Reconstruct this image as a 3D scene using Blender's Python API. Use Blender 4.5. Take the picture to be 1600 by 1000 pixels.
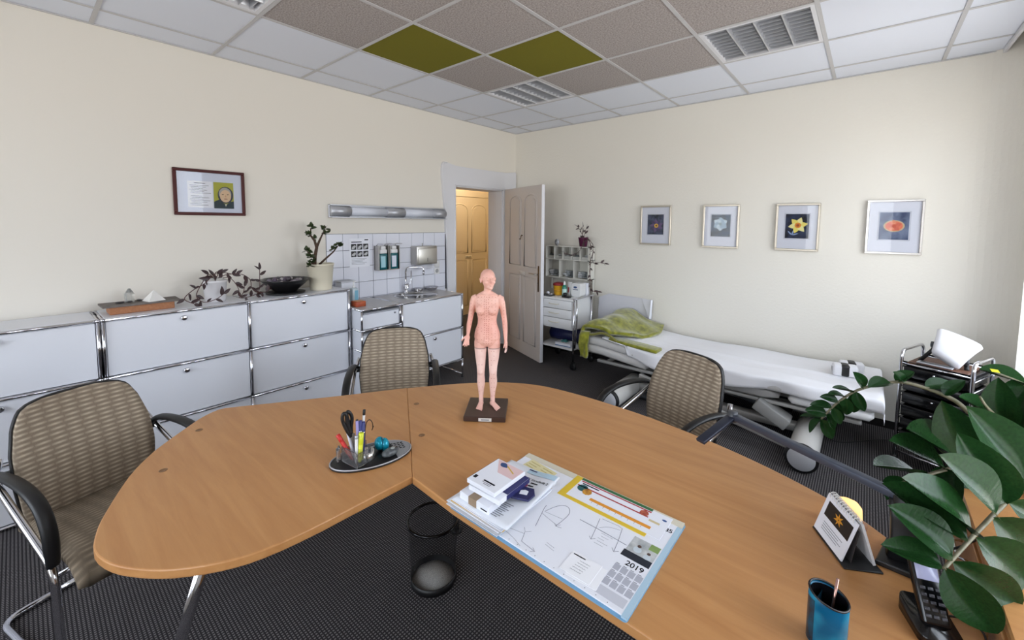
import bpy, bmesh, math, random
from mathutils import Vector, Matrix
from mathutils.bvhtree import BVHTree

random.seed(7)
for o in list(bpy.data.objects): bpy.data.objects.remove(o, do_unlink=True)
SC = bpy.context.scene
COL = SC.collection
PI = math.pi

# ---------------------------------------------------------------- camera
cam = bpy.data.cameras.new('camera')
cam.sensor_fit = 'HORIZONTAL'; cam.sensor_width = 36.0
cam.lens = 656.95 / 1600 * 36.0
cam.shift_x = 0.00198; cam.shift_y = -0.06308
cam.clip_start = 0.02; cam.clip_end = 200
camo = bpy.data.objects.new('camera', cam); COL.objects.link(camo)
_F = Vector((-0.64591653, 0.75967026, -0.07545151))
_R = Vector((0.76150881, 0.64812228, 0.00646892))
_U = Vector((-0.05381605, 0.05327861, 0.99712849))
camo.matrix_world = Matrix(((_R.x, _U.x, -_F.x, 3.6836), (_R.y, _U.y, -_F.y, -4.4391), (_R.z, _U.z, -_F.z, 1.6111), (0, 0, 0, 1)))
SC.camera = camo

# ---------------------------------------------------------------- daylight: overcast sky outside the windows
world = bpy.data.worlds.new('world'); SC.world = world
world.use_nodes = True
_nt = world.node_tree; _nt.nodes.clear()
_out = _nt.nodes.new('ShaderNodeOutputWorld'); _bg = _nt.nodes.new('ShaderNodeBackground')
_tc = _nt.nodes.new('ShaderNodeTexCoord'); _sx = _nt.nodes.new('ShaderNodeSeparateXYZ')
_mr = _nt.nodes.new('ShaderNodeMapRange'); _mx = _nt.nodes.new('ShaderNodeMix'); _mx.data_type = 'RGBA'
_mr.inputs[1].default_value = -0.06; _mr.inputs[2].default_value = 0.06
_mx.inputs[6].default_value = (0.80, 0.79, 0.77, 1)      # street and ground
_mx.inputs[7].default_value = (0.84, 0.92, 1.03, 1)       # overcast sky
_nt.links.new(_tc.outputs['Generated'], _sx.inputs[0]); _nt.links.new(_sx.outputs[2], _mr.inputs[0])
_nt.links.new(_mr.outputs[0], _mx.inputs[0]); _nt.links.new(_mx.outputs[2], _bg.inputs[0])
_bg.inputs[1].default_value = 8.0
_nt.links.new(_bg.outputs[0], _out.inputs[0])
WINDOWS = [(-1.75, -0.32), (-3.65, -2.35)]       # openings in wall_right (y0, y1)
WZ0, WZ1 = 0.60, 2.48
WX = 4.45
FRONT_WINDOWS = [(0.6, 2.1), (2.6, 4.1)]                   # openings in wall_front (x0, x1)
WFY = -6.40
def portal(name, loc, rot, sx, sy):
    l = bpy.data.lights.new(name, 'AREA'); l.shape = 'RECTANGLE'; l.size = sx; l.size_y = sy; l.energy = 1.0
    l.cycles.is_portal = True
    o = bpy.data.objects.new(name, l); COL.objects.link(o); o.location = loc; o.rotation_euler = rot
for y0, y1 in WINDOWS:
    portal('window_portal', (WX + .27, (y0 + y1) / 2, (WZ0 + WZ1) / 2), (0, PI / 2, 0), WZ1 - WZ0, y1 - y0)
for x0, x1 in FRONT_WINDOWS:
    portal('window_portal', ((x0 + x1) / 2, WFY - .27, (WZ0 + WZ1) / 2), (PI / 2, 0, 0), x1 - x0, WZ1 - WZ0)
# warm corridor lamp behind the open door
_l = bpy.data.lights.new('corridor_light', 'POINT'); _l.energy = 26; _l.color = (1.0, 0.84, 0.66); _l.shadow_soft_size = .12
_o = bpy.data.objects.new('corridor_light', _l); COL.objects.link(_o); _o.location = (-1.05, 0.25, 2.55)
SC.view_settings.view_transform = 'Standard'
SC.view_settings.look = 'None'
SC.view_settings.exposure = 0.0
SC.view_settings.gamma = 1.0
SC.view_settings.use_curve_mapping = False

# ---------------------------------------------------------------- mesh helpers
class MB:
    def __init__(s): s.v = []; s.f = []; s.m = []; s.s = []
    def add(s, vs, fs, m=0, sm=False):
        b = len(s.v); s.v += [tuple(p) for p in vs]
        for f in fs: s.f.append(tuple(b + i for i in f)); s.m.append(m); s.s.append(sm)
        return s
    def box(s, a, b, m=0):
        x0, y0, z0 = a; x1, y1, z1 = b
        return s.add([(x0,y0,z0),(x1,y0,z0),(x1,y1,z0),(x0,y1,z0),(x0,y0,z1),(x1,y0,z1),(x1,y1,z1),(x0,y1,z1)],
                     [(0,3,2,1),(4,5,6,7),(0,1,5,4),(1,2,6,5),(2,3,7,6),(3,0,4,7)], m)
    def rbox(s, a, b, r=.005, seg=2, m=0, sm=True):
        bm = bmesh.new(); bmesh.ops.create_cube(bm, size=1)
        for v in bm.verts:
            v.co = Vector([(a[i] + b[i]) / 2 + v.co[i] * (b[i] - a[i]) for i in range(3)])
        r = min(r, min(abs(b[i] - a[i]) for i in range(3)) * .49)
        bmesh.ops.bevel(bm, geom=list(bm.edges), offset=r, segments=seg, profile=.5, affect='EDGES')
        bm.verts.index_update()
        s.add([v.co[:] for v in bm.verts], [[v.index for v in f.verts] for f in bm.faces], m, sm)
        bm.free(); return s
    def tube(s, pts, r, n=8, closed=False, m=0, sm=True, ry=None, up=None):
        P = [Vector(p) for p in pts]; N = len(P)
        rs = list(r) if isinstance(r, (list, tuple)) else [r] * N
        k = (ry / rs[0]) if ry else 1.0
        T = []
        for i in range(N):
            if closed: t = P[(i + 1) % N] - P[i - 1]
            else: t = P[min(i + 1, N - 1)] - P[max(i - 1, 0)]
            T.append(t.normalized() if t.length > 1e-9 else Vector((0, 0, 1)))
        a = Vector(up) if up else (Vector((0, 0, 1)) if abs(T[0].z) < .9 else Vector((1, 0, 0)))
        nrm = (a - T[0] * a.dot(T[0])).normalized()
        vs = []
        for i in range(N):
            nrm = nrm - T[i] * nrm.dot(T[i])
            nrm = nrm.normalized() if nrm.length > 1e-6 else Vector((1, 0, 0))
            bi = T[i].cross(nrm)
            for j in range(n):
                c, d = math.cos(2 * PI * j / n), math.sin(2 * PI * j / n)
                vs.append(P[i] + nrm * (c * rs[i] * k) + bi * (d * rs[i]))
        fs = []
        for i in range(N if closed else N - 1):
            for j in range(n):
                a0 = i * n + j; a1 = i * n + (j + 1) % n; i2 = (i + 1) % N
                fs.append((a0, a1, i2 * n + (j + 1) % n, i2 * n + j))
        if not closed:
            fs.append(tuple(range(n))[::-1]); fs.append(tuple((N - 1) * n + j for j in range(n)))
        return s.add(vs, fs, m, sm)
    def lathe(s, prof, n=20, c=(0, 0, 0), m=0, sm=True, axis='z', sx=1, sy=1):
        vs = []; fs = []; L = len(prof)
        for (r, z) in prof:
            for j in range(n):
                x, y = r * sx * math.cos(2 * PI * j / n), r * sy * math.sin(2 * PI * j / n)
                p = (x, y, z) if axis == 'z' else ((z, x, y) if axis == 'x' else (y, z, x))
                vs.append((c[0] + p[0], c[1] + p[1], c[2] + p[2]))
        for i in range(L - 1):
            for j in range(n):
                fs.append((i * n + j, i * n + (j + 1) % n, (i + 1) * n + (j + 1) % n, (i + 1) * n + j))
        if prof[0][0] > 1e-6: fs.append(tuple(range(n))[::-1])
        if prof[-1][0] > 1e-6: fs.append(tuple((L - 1) * n + j for j in range(n)))
        return s.add(vs, fs, m, sm)
    def loft(s, rings, m=0, sm=True, cap=True):
        n = len(rings[0]); vs = [p for r in rings for p in r]; fs = []
        for i in range(len(rings) - 1):
            for j in range(n):
                fs.append((i * n + j, i * n + (j + 1) % n, (i + 1) * n + (j + 1) % n, (i + 1) * n + j))
        if cap:
            fs.append(tuple(range(n))[::-1]); fs.append(tuple((len(rings) - 1) * n + j for j in range(n)))
        return s.add(vs, fs, m, sm)
    def prism(s, poly, z0, z1, m=0, ax='z', bev=0, sm=False):
        def P(x, y, z): return (x, y, z) if ax == 'z' else ((z, x, y) if ax == 'x' else (x, z, y))
        if bev:
            c = Vector((sum(p[0] for p in poly) / len(poly), sum(p[1] for p in poly) / len(poly)))
            def ins(d):
                out = []; N = len(poly)
                for i in range(N):
                    a, b, e = Vector(poly[i - 1]), Vector(poly[i]), Vector(poly[(i + 1) % N])
                    t = (e - a); t = t.normalized() if t.length else Vector((1, 0)); nn = Vector((-t.y, t.x))
                    out.append(b + nn * d)
                return out
            area = sum(poly[i - 1][0] * poly[i][1] - poly[i][0] * poly[i - 1][1] for i in range(len(poly)))
            sg = 1 if area > 0 else -1
            rings = []
            for d, z in ((bev, z0), (bev * .3, z0 + bev * .3), (0, z0 + bev), (0, z1 - bev), (bev * .3, z1 - bev * .3), (bev, z1)):
                rings.append([P(p[0], p[1], z) for p in ins(d * sg)])
            return s.loft(rings, m, sm)
        n = len(poly)
        vs = [P(p[0], p[1], z0) for p in poly] + [P(p[0], p[1], z1) for p in poly]
        return s.add(vs, [tuple(range(n))[::-1], tuple(range(n, 2 * n))] + [(i, (i + 1) % n, n + (i + 1) % n, n + i) for i in range(n)], m, sm)
    def ell(s, c, r, n=14, k=8, m=0, rot=None):
        vs = []; fs = []
        R = rot if rot else Matrix.Identity(3)
        for i in range(k + 1):
            t = PI * i / k
            for j in range(n):
                a = 2 * PI * j / n
                p = R @ Vector((r[0] * math.sin(t) * math.cos(a), r[1] * math.sin(t) * math.sin(a), r[2] * math.cos(t)))
                vs.append((c[0] + p.x, c[1] + p.y, c[2] + p.z))
        for i in range(k):
            for j in range(n):
                fs.append((i * n + j, (i + 1) * n + j, (i + 1) * n + (j + 1) % n, i * n + (j + 1) % n))
        return s.add(vs, fs, m, True)
    def grid(s, fn, nu, nv, m=0, sm=True):
        vs = [fn(i / nu, j / nv) for i in range(nu + 1) for j in range(nv + 1)]
        fs = [(i * (nv + 1) + j, (i + 1) * (nv + 1) + j, (i + 1) * (nv + 1) + j + 1, i * (nv + 1) + j + 1) for i in range(nu) for j in range(nv)]
        return s.add(vs, fs, m, sm)
    def xf(s, M):
        s.v = [tuple(M @ Vector(p)) for p in s.v]; return s

def fil(pts, r, n=5, closed=False):
    """round the corners of a polyline"""
    P = [Vector(p) for p in pts]; out = []
    N = len(P)
    for i in range(N):
        if not closed and i in (0, N - 1): out.append(P[i]); continue
        a, b, c = P[i - 1], P[i], P[(i + 1) % N]
        d1 = (a - b); d2 = (c - b); q = min(r, d1.length * .49, d2.length * .49)
        p1 = b + d1.normalized() * q; p2 = b + d2.normalized() * q
        for k in range(n + 1):
            t = k / n; out.append(p1 * (1 - t) ** 2 + b * 2 * t * (1 - t) + p2 * t ** 2)
    return out
def rrect(x0, x1, y0, y1, r, n=4):
    out = []
    for cx, cy, a0 in ((x1 - r, y0 + r, -90), (x1 - r, y1 - r, 0), (x0 + r, y1 - r, 90), (x0 + r, y0 + r, 180)):
        for k in range(n + 1):
            a = math.radians(a0 + 90 * k / n); out.append((cx + r * math.cos(a), cy + r * math.sin(a)))
    return out
def ring(c, rx, ry, n=24, z=0): return [(c[0] + rx * math.cos(2 * PI * j / n), c[1] + ry * math.sin(2 * PI * j / n), z) for j in range(n)]
def cr(pts, n=6, closed=False):
    """Catmull-Rom through points"""
    P = [Vector(p) for p in pts]; N = len(P); out = []
    for i in range(N if closed else N - 1):
        if closed: a, b, c, d = P[i - 1], P[i], P[(i + 1) % N], P[(i + 2) % N]
        else: a, b, c, d = P[max(i - 1, 0)], P[i], P[i + 1], P[min(i + 2, N - 1)]
        for k in range(n):
            t = k / n
            out.append(.5 * (2 * b + (c - a) * t + (2 * a - 5 * b + 4 * c - d) * t * t + (3 * b - a - 3 * c + d) * t ** 3))
    if not closed: out.append(P[-1])
    return out

def mesh(name, mb, mats):
    me = bpy.data.meshes.new(name); me.from_pydata(mb.v, [], mb.f)
    for m in (mats if isinstance(mats, (list, tuple)) else [mats]): me.materials.append(m)
    me.polygons.foreach_set('material_index', mb.m); me.polygons.foreach_set('use_smooth', mb.s)
    me.update(); return me
def obj(name, mb, mats, parent=None, world=False, loc=None, rot=None, label=None):
    me = mb if isinstance(mb, bpy.types.Mesh) else mesh(name, mb, mats)
    o = bpy.data.objects.new(name, me); COL.objects.link(o)
    if parent:
        o.parent = parent
        if world:
            q = parent; off = Vector((0, 0, 0))
            while q: off += q.location; q = q.parent
            o.location = -off
    if loc is not None: o.location = loc
    if rot is not None: o.rotation_euler = rot
    if label: o['label'] = label
    return o
def tag(o, label, cat, group=None):
    o['label'] = label; o['category'] = cat
    if group: o['group'] = group
    return o
def thing(name, label, cat, loc=(0, 0, 0), rz=0, group=None):
    o = bpy.data.objects.new(name, None); COL.objects.link(o); o.empty_display_size = .05
    o.location = loc; o.rotation_euler = (0, 0, rz)
    return tag(o, label, cat, group)
def struct(name, mb, mats):
    o = obj(name, mb, mats); o['kind'] = 'structure'; return o
def dup(root, loc=None, rz=None, label=None):
    r = root.copy(); COL.objects.link(r)
    if loc is not None: r.location = loc
    if rz is not None: r.rotation_euler = (0, 0, rz)
    if label: r['label'] = label
    for ch in list(root.children):
        c = ch.copy(); COL.objects.link(c); c.parent = r
        for g in list(ch.children):
            d = g.copy(); COL.objects.link(d); d.parent = c
    return r

# ---------------------------------------------------------------- materials
def lin(c):
    return tuple(((x / 255) / 12.92 if x / 255 <= .04045 else ((x / 255 + .055) / 1.055) ** 2.4) for x in c) + (1,)
_mats = {}
def mat(name, col, rough=.5, metal=0, noise=None, bump=None, spec=.5, coat=0, emit=None, trans=0, ior=1.45, alpha=None, sheen=0):
    if name in _mats: return _mats[name]
    m = bpy.data.materials.new(name); m.use_nodes = True; nt = m.node_tree; b = nt.nodes['Principled BSDF']
    b.inputs['Base Color'].default_value = lin(col); b.inputs['Roughness'].default_value = rough; b.inputs['Metallic'].default_value = metal
    b.inputs['Specular IOR Level'].default_value = spec
    if coat: b.inputs['Coat Weight'].default_value = coat; b.inputs['Coat Roughness'].default_value = .1
    if sheen: b.inputs['Sheen Weight'].default_value = sheen
    if trans: b.inputs['Transmission Weight'].default_value = trans; b.inputs['IOR'].default_value = ior
    if emit: b.inputs['Emission Color'].default_value = lin(emit[0]); b.inputs['Emission Strength'].default_value = emit[1]
    if noise or bump:
        tc = nt.nodes.new('ShaderNodeTexCoord')
    if noise:   # (scale, second colour, detail)
        n = nt.nodes.new('ShaderNodeTexNoise'); n.inputs['Scale'].default_value = noise[0]; n.inputs['Detail'].default_value = noise[2] if len(noise) > 2 else 3
        nt.links.new(tc.outputs['Object'], n.inputs['Vector'])
        mx = nt.nodes.new('ShaderNodeMix'); mx.data_type = 'RGBA'
        rp = nt.nodes.new('ShaderNodeMapRange'); rp.inputs[1].default_value = .3; rp.inputs[2].default_value = .7
        nt.links.new(n.outputs['Fac'], rp.inputs[0]); nt.links.new(rp.outputs[0], mx.inputs[0])
        mx.inputs[6].default_value = lin(col); mx.inputs[7].default_value = lin(noise[1]); nt.links.new(mx.outputs[2], b.inputs['Base Color'])
    if bump:    # (scale, strength, distance)
        n = nt.nodes.new('ShaderNodeTexNoise'); n.inputs['Scale'].default_value = bump[0]; n.inputs['Detail'].default_value = 4
        nt.links.new(tc.outputs['Object'], n.inputs['Vector'])
        bp = nt.nodes.new('ShaderNodeBump'); bp.inputs['Strength'].default_value = bump[1]; bp.inputs['Distance'].default_value = bump[2] if len(bump) > 2 else .002
        nt.links.new(n.outputs['Fac'], bp.inputs['Height']); nt.links.new(bp.outputs[0], b.inputs['Normal'])
    _mats[name] = m; return m
def N(nt, typ, **kw):
    n = nt.nodes.new('ShaderNode' + typ)
    for k, v in kw.items(): setattr(n, k, v)
    return n
def math_node(nt, op, a, b=None, c=None):
    n = nt.nodes.new('ShaderNodeMath'); n.operation = op
    for i, x in enumerate((a, b, c)):
        if x is None: continue
        if isinstance(x, (int, float)): n.inputs[i].default_value = x
        else: nt.links.new(x, n.inputs[i])
    return n.outputs[0]
def mixc(nt, fac, a, b):
    mx = nt.nodes.new('ShaderNodeMix'); mx.data_type = 'RGBA'
    if isinstance(fac, (int, float)): mx.inputs[0].default_value = fac
    else: nt.links.new(fac, mx.inputs[0])
    for i, x in ((6, a), (7, b)):
        if isinstance(x, tuple): mx.inputs[i].default_value = lin(x) if len(x) == 3 else x
        else: nt.links.new(x, mx.inputs[i])
    return mx.outputs[2]
def base(name, rough=.5, metal=0, spec=.5):
    m = bpy.data.materials.new(name); m.use_nodes = True; nt = m.node_tree; b = nt.nodes['Principled BSDF']
    b.inputs['Roughness'].default_value = rough; b.inputs['Metallic'].default_value = metal; b.inputs['Specular IOR Level'].default_value = spec
    return m, nt, b

WALL = mat('cream_plaster', (230, 226, 216), .85, bump=(48, .42, .005), spec=.2)
WALLS = mat('cream_plaster_smooth', (230, 225, 215), .85, spec=.2)
TILEC = mat('white_ceiling_tile', (228, 232, 242), .9, spec=.2)
TBAR = mat('ceiling_grid_grey', (196, 195, 196), .6)
FELT = mat('grey_felt', (196, 188, 184), .95, noise=(110, (140, 133, 130), 5), spec=.1)
OLIVE = mat('olive_felt', (128, 123, 48), .95, noise=(200, (112, 107, 38), 4), spec=.1)
CHROME = mat('chrome', (215, 215, 220), .12, 1)
STEEL = mat('brushed_steel', (190, 187, 182), .32, 1)
ALU = mat('silver_paint', (186, 188, 194), .4, .55)
BLACK = mat('black_plastic', (18, 18, 20), .45)
BLACKG = mat('black_gloss', (10, 10, 12), .18)
WHITE = mat('white_lacquer', (233, 235, 242), .28)
WHITEP = mat('white_plastic', (228, 228, 228), .4)
PAPER = mat('paper_white', (232, 234, 242), .8, spec=.2)
PAINTW = mat('white_wood_paint', (222, 222, 226), .45)
DOORP = mat('shaded_cream_door_paint', (206, 197, 190), .42)  # cream paint darkened, with the shade on the open door put into its colour
GREYTXT = mat('print_grey', (120, 122, 130), .8, spec=.1)
INK = mat('print_black', (22, 22, 30), .8, spec=.1)

def glass_mat():
    m = bpy.data.materials.new('thin_clear_glass'); m.use_nodes = True; nt = m.node_tree; nt.nodes.clear()
    o = N(nt, 'OutputMaterial'); t = N(nt, 'BsdfTransparent'); g = N(nt, 'BsdfGlossy'); x = N(nt, 'MixShader'); f = N(nt, 'Fresnel')
    g.inputs['Roughness'].default_value = .02; f.inputs[0].default_value = 1.45
    nt.links.new(math_node(nt, 'MULTIPLY', f.outputs[0], .45), x.inputs[0]); nt.links.new(t.outputs[0], x.inputs[1]); nt.links.new(g.outputs[0], x.inputs[2]); nt.links.new(x.outputs[0], o.inputs[0])
    return m
GLASS = glass_mat()

def wood_mat(name, c1, c2, rough=.35, ang=0.0, sc=1.0):
    m, nt, b = base(name, rough)
    tc = N(nt, 'TexCoord'); mp = N(nt, 'Mapping'); mp.inputs['Rotation'].default_value = (0, 0, ang); mp.inputs['Scale'].default_value = (1.2 * sc, 14 * sc, 14 * sc)
    nt.links.new(tc.outputs['Object'], mp.inputs[0])
    n1 = N(nt, 'TexNoise'); n1.inputs['Scale'].default_value = 2.2; n1.inputs['Detail'].default_value = 6; n1.inputs['Distortion'].default_value = .6
    nt.links.new(mp.outputs[0], n1.inputs['Vector'])
    n2 = N(nt, 'TexNoise'); n2.inputs['Scale'].default_value = 18; n2.inputs['Detail'].default_value = 3
    nt.links.new(mp.outputs[0], n2.inputs['Vector'])
    r = N(nt, 'MapRange'); r.inputs[1].default_value = .3; r.inputs[2].default_value = .72; nt.links.new(n1.outputs['Fac'], r.inputs[0])
    k = math_node(nt, 'MULTIPLY_ADD', n2.outputs['Fac'], .3, math_node(nt, 'MULTIPLY', r.outputs[0], .7))
    nt.links.new(mixc(nt, k, c1, c2), b.inputs['Base Color'])
    return m
DESKW = wood_mat('beech_veneer', (199, 146, 92), (178, 123, 72), .38, 0)
DESKW2 = wood_mat('beech_veneer_turned', (199, 146, 92), (178, 123, 72), .38, PI / 2)
WOODB = wood_mat('warm_wood', (176, 118, 76), (150, 94, 56), .5, PI / 2, 3)

def carpet_mat():
    m, nt, b = base('dotted_carpet', .95, 0, .1)
    g = N(nt, 'NewGeometry'); s = N(nt, 'SeparateXYZ'); nt.links.new(g.outputs['Position'], s.inputs[0])
    p = .0125
    fx = math_node(nt, 'FRACT', math_node(nt, 'DIVIDE', s.outputs[0], p)); fy = math_node(nt, 'FRACT', math_node(nt, 'DIVIDE', s.outputs[1], p))
    dx = math_node(nt, 'ABSOLUTE', math_node(nt, 'SUBTRACT', fx, .5)); dy = math_node(nt, 'ABSOLUTE', math_node(nt, 'SUBTRACT', fy, .5))
    inx = math_node(nt, 'SMOOTH_MIN', math_node(nt, 'MULTIPLY', math_node(nt, 'SUBTRACT', .30, dx), 8), 1.0, .1)
    iny = math_node(nt, 'SMOOTH_MIN', math_node(nt, 'MULTIPLY', math_node(nt, 'SUBTRACT', .34, dy), 8), 1.0, .1)
    k = math_node(nt, 'MINIMUM', inx, iny); k = math_node(nt, 'MAXIMUM', k, 0)
    n = N(nt, 'TexNoise'); n.inputs['Scale'].default_value = 300; nt.links.new(g.outputs['Position'], n.inputs['Vector'])
    k2 = math_node(nt, 'MULTIPLY', k, math_node(nt, 'MULTIPLY_ADD', n.outputs['Fac'], .8, .45))
    nt.links.new(mixc(nt, k2, (50, 48, 50), (138, 134, 135)), b.inputs['Base Color'])
    bu = N(nt, 'Bump'); bu.inputs['Strength'].default_value = .5; bu.inputs['Distance'].default_value = .002
    nt.links.new(k, bu.inputs['Height']); nt.links.new(bu.outputs[0], b.inputs['Normal'])
    return m
CARPET = carpet_mat()

def fabric_mat(name, va, vb, c_dark, c_light, pw=.052, ph=.0180):
    """woven dashes; va, vb: which object axes run along and across the dashes"""
    m, nt, b = base(name, .9, 0, .15)
    tc = N(nt, 'TexCoord'); s = N(nt, 'SeparateXYZ'); nt.links.new(tc.outputs['Object'], s.inputs[0])
    u = math_node(nt, 'DIVIDE', s.outputs[va], pw); v = math_node(nt, 'DIVIDE', s.outputs[vb], ph)
    row = math_node(nt, 'FLOOR', v)
    off = math_node(nt, 'MULTIPLY', math_node(nt, 'MODULO', row, 2.0), .12)
    fu = math_node(nt, 'FRACT', math_node(nt, 'ADD', u, off)); fv = math_node(nt, 'FRACT', v)
    du = math_node(nt, 'SUBTRACT', 1.0, math_node(nt, 'MULTIPLY', math_node(nt, 'ABSOLUTE', math_node(nt, 'SUBTRACT', fu, .5)), 2.0))
    dv = math_node(nt, 'SUBTRACT', 1.0, math_node(nt, 'MULTIPLY', math_node(nt, 'ABSOLUTE', math_node(nt, 'SUBTRACT', fv, .5)), 2.9))
    k = math_node(nt, 'MULTIPLY', math_node(nt, 'POWER', math_node(nt, 'MAXIMUM', du, 0), .6), math_node(nt, 'MAXIMUM', dv, 0))
    n = N(nt, 'TexNoise'); n.inputs['Scale'].default_value = 400; nt.links.new(tc.outputs['Object'], n.inputs['Vector'])
    k2 = math_node(nt, 'MULTIPLY_ADD', math_node(nt, 'SUBTRACT', n.outputs['Fac'], .5), .35, k)
    k2 = math_node(nt, 'MAXIMUM', math_node(nt, 'MINIMUM', k2, 1.0), 0.0)
    nt.links.new(mixc(nt, k2, c_dark, c_light), b.inputs['Base Color'])
    return m
FAB_B = fabric_mat('beige_weave_back', 0, 2, (136, 122, 106), (202, 187, 164))
FAB_S = fabric_mat('beige_weave_seat', 0, 1, (116, 104, 89), (156, 141, 121))

def text_mesh(name, s, size, material, ext=.0004, bold=False):
    cu = bpy.data.curves.new(name, 'FONT'); cu.body = s; cu.size = size; cu.extrude = ext; cu.align_x = 'CENTER'; cu.align_y = 'CENTER'
    if bold: cu.offset = size * .012
    t = bpy.data.objects.new(name, cu); COL.objects.link(t)
    dg = bpy.context.evaluated_depsgraph_get(); me = bpy.data.meshes.new_from_object(t.evaluated_get(dg))
    bpy.data.objects.remove(t, do_unlink=True); me.materials.clear(); me.materials.append(material); me.name = name
    return me
# ================================================================ THE ROOM
H = 2.809
DY0, DY1, DZ = -1.11, -0.269, 2.045          # door opening
floor = struct('floor', MB().box((-1.75, -6.6, -.12), (4.75, 1.9, 0)), CARPET)

w = MB()
w.box((-.24, WFY, 0), (0, DY0, 2.95)).box((-.24, DY1, 0), (0, .2, 2.95)).box((-.24, DY0, DZ), (0, DY1, 2.95))
wall_left = struct('wall_left', w, WALLS)
poly = [(0, 0), (4.20, 0)] + [(4.20 + .25 * math.sin(a), -.25 + .25 * math.cos(a)) for a in [PI / 2 * k / 10 for k in range(1, 11)]] + [(4.45, -.32), (4.72, -.32), (4.72, .2), (0, .2)]
w = MB(); w.prism(poly[::-1], 0, 2.95, sm=False)
wall_back = struct('wall_back', w, WALL)
w = MB(); ys = [WFY]
for y0, y1 in WINDOWS[::-1]: ys += [y0, y1]
ys.append(-.32)
for i in range(0, len(ys), 2):
    if ys[i + 1] - ys[i] > 1e-4: w.box((WX, ys[i], 0), (WX + .27, ys[i + 1], 2.95))
for y0, y1 in WINDOWS:
    w.box((WX, y0, 0), (WX + .27, y1, WZ0)).box((WX, y0, WZ1), (WX + .27, y1, 2.95))
wall_right = struct('wall_right', w, WALLS)
w = MB(); xs = [-.24]
for x0, x1 in FRONT_WINDOWS: xs += [x0, x1]
xs.append(WX + .27)
for i in range(0, len(xs), 2): w.box((xs[i], WFY - .27, 0), (xs[i + 1], WFY, 2.95))
for x0, x1 in FRONT_WINDOWS: w.box((x0, WFY - .27, 0), (x1, WFY, WZ0)).box((x0, WFY - .27, WZ1), (x1, WFY, 2.95))
struct('wall_front', w, WALLS)

# windows: frame, mullion, sash rails and panes
def window(name, horizontal, a0, a1):
    f = MB(); g = MB(); d0, d1 = .16, .22
    def bx(mb, p0, p1, z0, z1, e0=d0, e1=d1):
        if horizontal: mb.box((p0, WFY - e1, z0), (p1, WFY - e0, z1))
        else: mb.box((WX + e0, p0, z0), (WX + e1, p1, z1))
    t = .07; mid = (a0 + a1) / 2
    for p0, p1 in ((a0, a0 + t), (mid - t * .7, mid + t * .7), (a1 - t, a1)): bx(f, p0, p1, WZ0 + .03, WZ1)
    for z0, z1 in ((WZ0 + .03, WZ0 + .03 + t), (WZ1 - t, WZ1)): bx(f, a0 + .002, a1 - .002, z0 + .001, z1 - .001, d0 + .002, d1 - .002)
    root = struct(name, f, PAINTW)
    for p0, p1 in ((a0 + t, mid - t * .7), (mid + t * .7, a1 - t)):
        g = MB(); bx(g, p0, p1, WZ0 + .03 + t, WZ1 - t, .187, .193); obj('pane', g, GLASS, root)
    s = MB(); bx(s, a0 - .0, a1, WZ0, WZ0 + .03, -.02, .22); obj('window_sill', s, WHITE, root)
for i, (y0, y1) in enumerate(WINDOWS): window('window_%d' % (i + 1), False, y0, y1)
for i, (x0, x1) in enumerate(FRONT_WINDOWS): window('window_%d' % (i + 3), True, x0, x1)

# ceiling slab, suspended grid, lay-in tiles
ceiling = struct('ceiling', MB().box((-.24, WFY - .27, 2.95), (4.75, .2, 3.05)), WALLS)
GX, GY, G = 1.5324, -1.5725, .625
CX = [0.0] + [GX + i * G for i in range(-2, 5)] + [4.315]
CY = [WFY] + [GY + j * G for j in range(-7, 3)] + [0.0]
b = MB(); hw = .011
for x in CX[1:-1]: b.box((x - hw, CY[0], H), (x + hw, CY[-1], H + .004))
for y in CY[1:-1]: b.box((CX[0], y - hw, H + .0005), (CX[-1], y + hw, H + .0045))
b.box((0, CY[0], H - .002), (.016, 0, H + .004)).box((0, -.016, H - .0025), (CX[-1], 0, H + .0035))
obj('ceiling_grid', b, TBAR, ceiling)
LIGHTS = [(-1, 0), (2, 0), (-1, -4)]
tmesh = {}
def tile_mesh(sx, sy, m):
    k = (round(sx, 3), round(sy, 3), m.name)
    if k not in tmesh: tmesh[k] = mesh('ceiling_tile', MB().box((-sx / 2, -sy / 2, 0), (sx / 2, sy / 2, .015)), m)
    return tmesh[k]
for a in range(len(CX) - 1):
    for c in range(len(CY) - 1):
        i, j = a - 3, c - 8
        x0, x1, y0, y1 = CX[a], CX[a + 1], CY[c], CY[c + 1]
        if (i, j) in LIGHTS: continue
        m = TILEC
        if -1 <= i <= 2 and -4 <= j <= 0: m = OLIVE if (i, j) in ((-1, -2), (0, -1)) else FELT
        g = .002
        obj('ceiling_tile', tile_mesh(x1 - x0 - g, y1 - y0 - g, m), None, ceiling, loc=((x0 + x1) / 2, (y0 + y1) / 2, H + .0055))
t = MB().box((4.315, CY[0], H - .022), (4.330, -.02, H + .14)); tr = struct('trim_1', t, PAINTW)
obj('curtain_rail', MB().tube([(4.39, -6.3, 2.80), (4.39, -.2, 2.80)], .012, 8), mat('rail_brown', (90, 70, 55), .5), tr)

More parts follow.
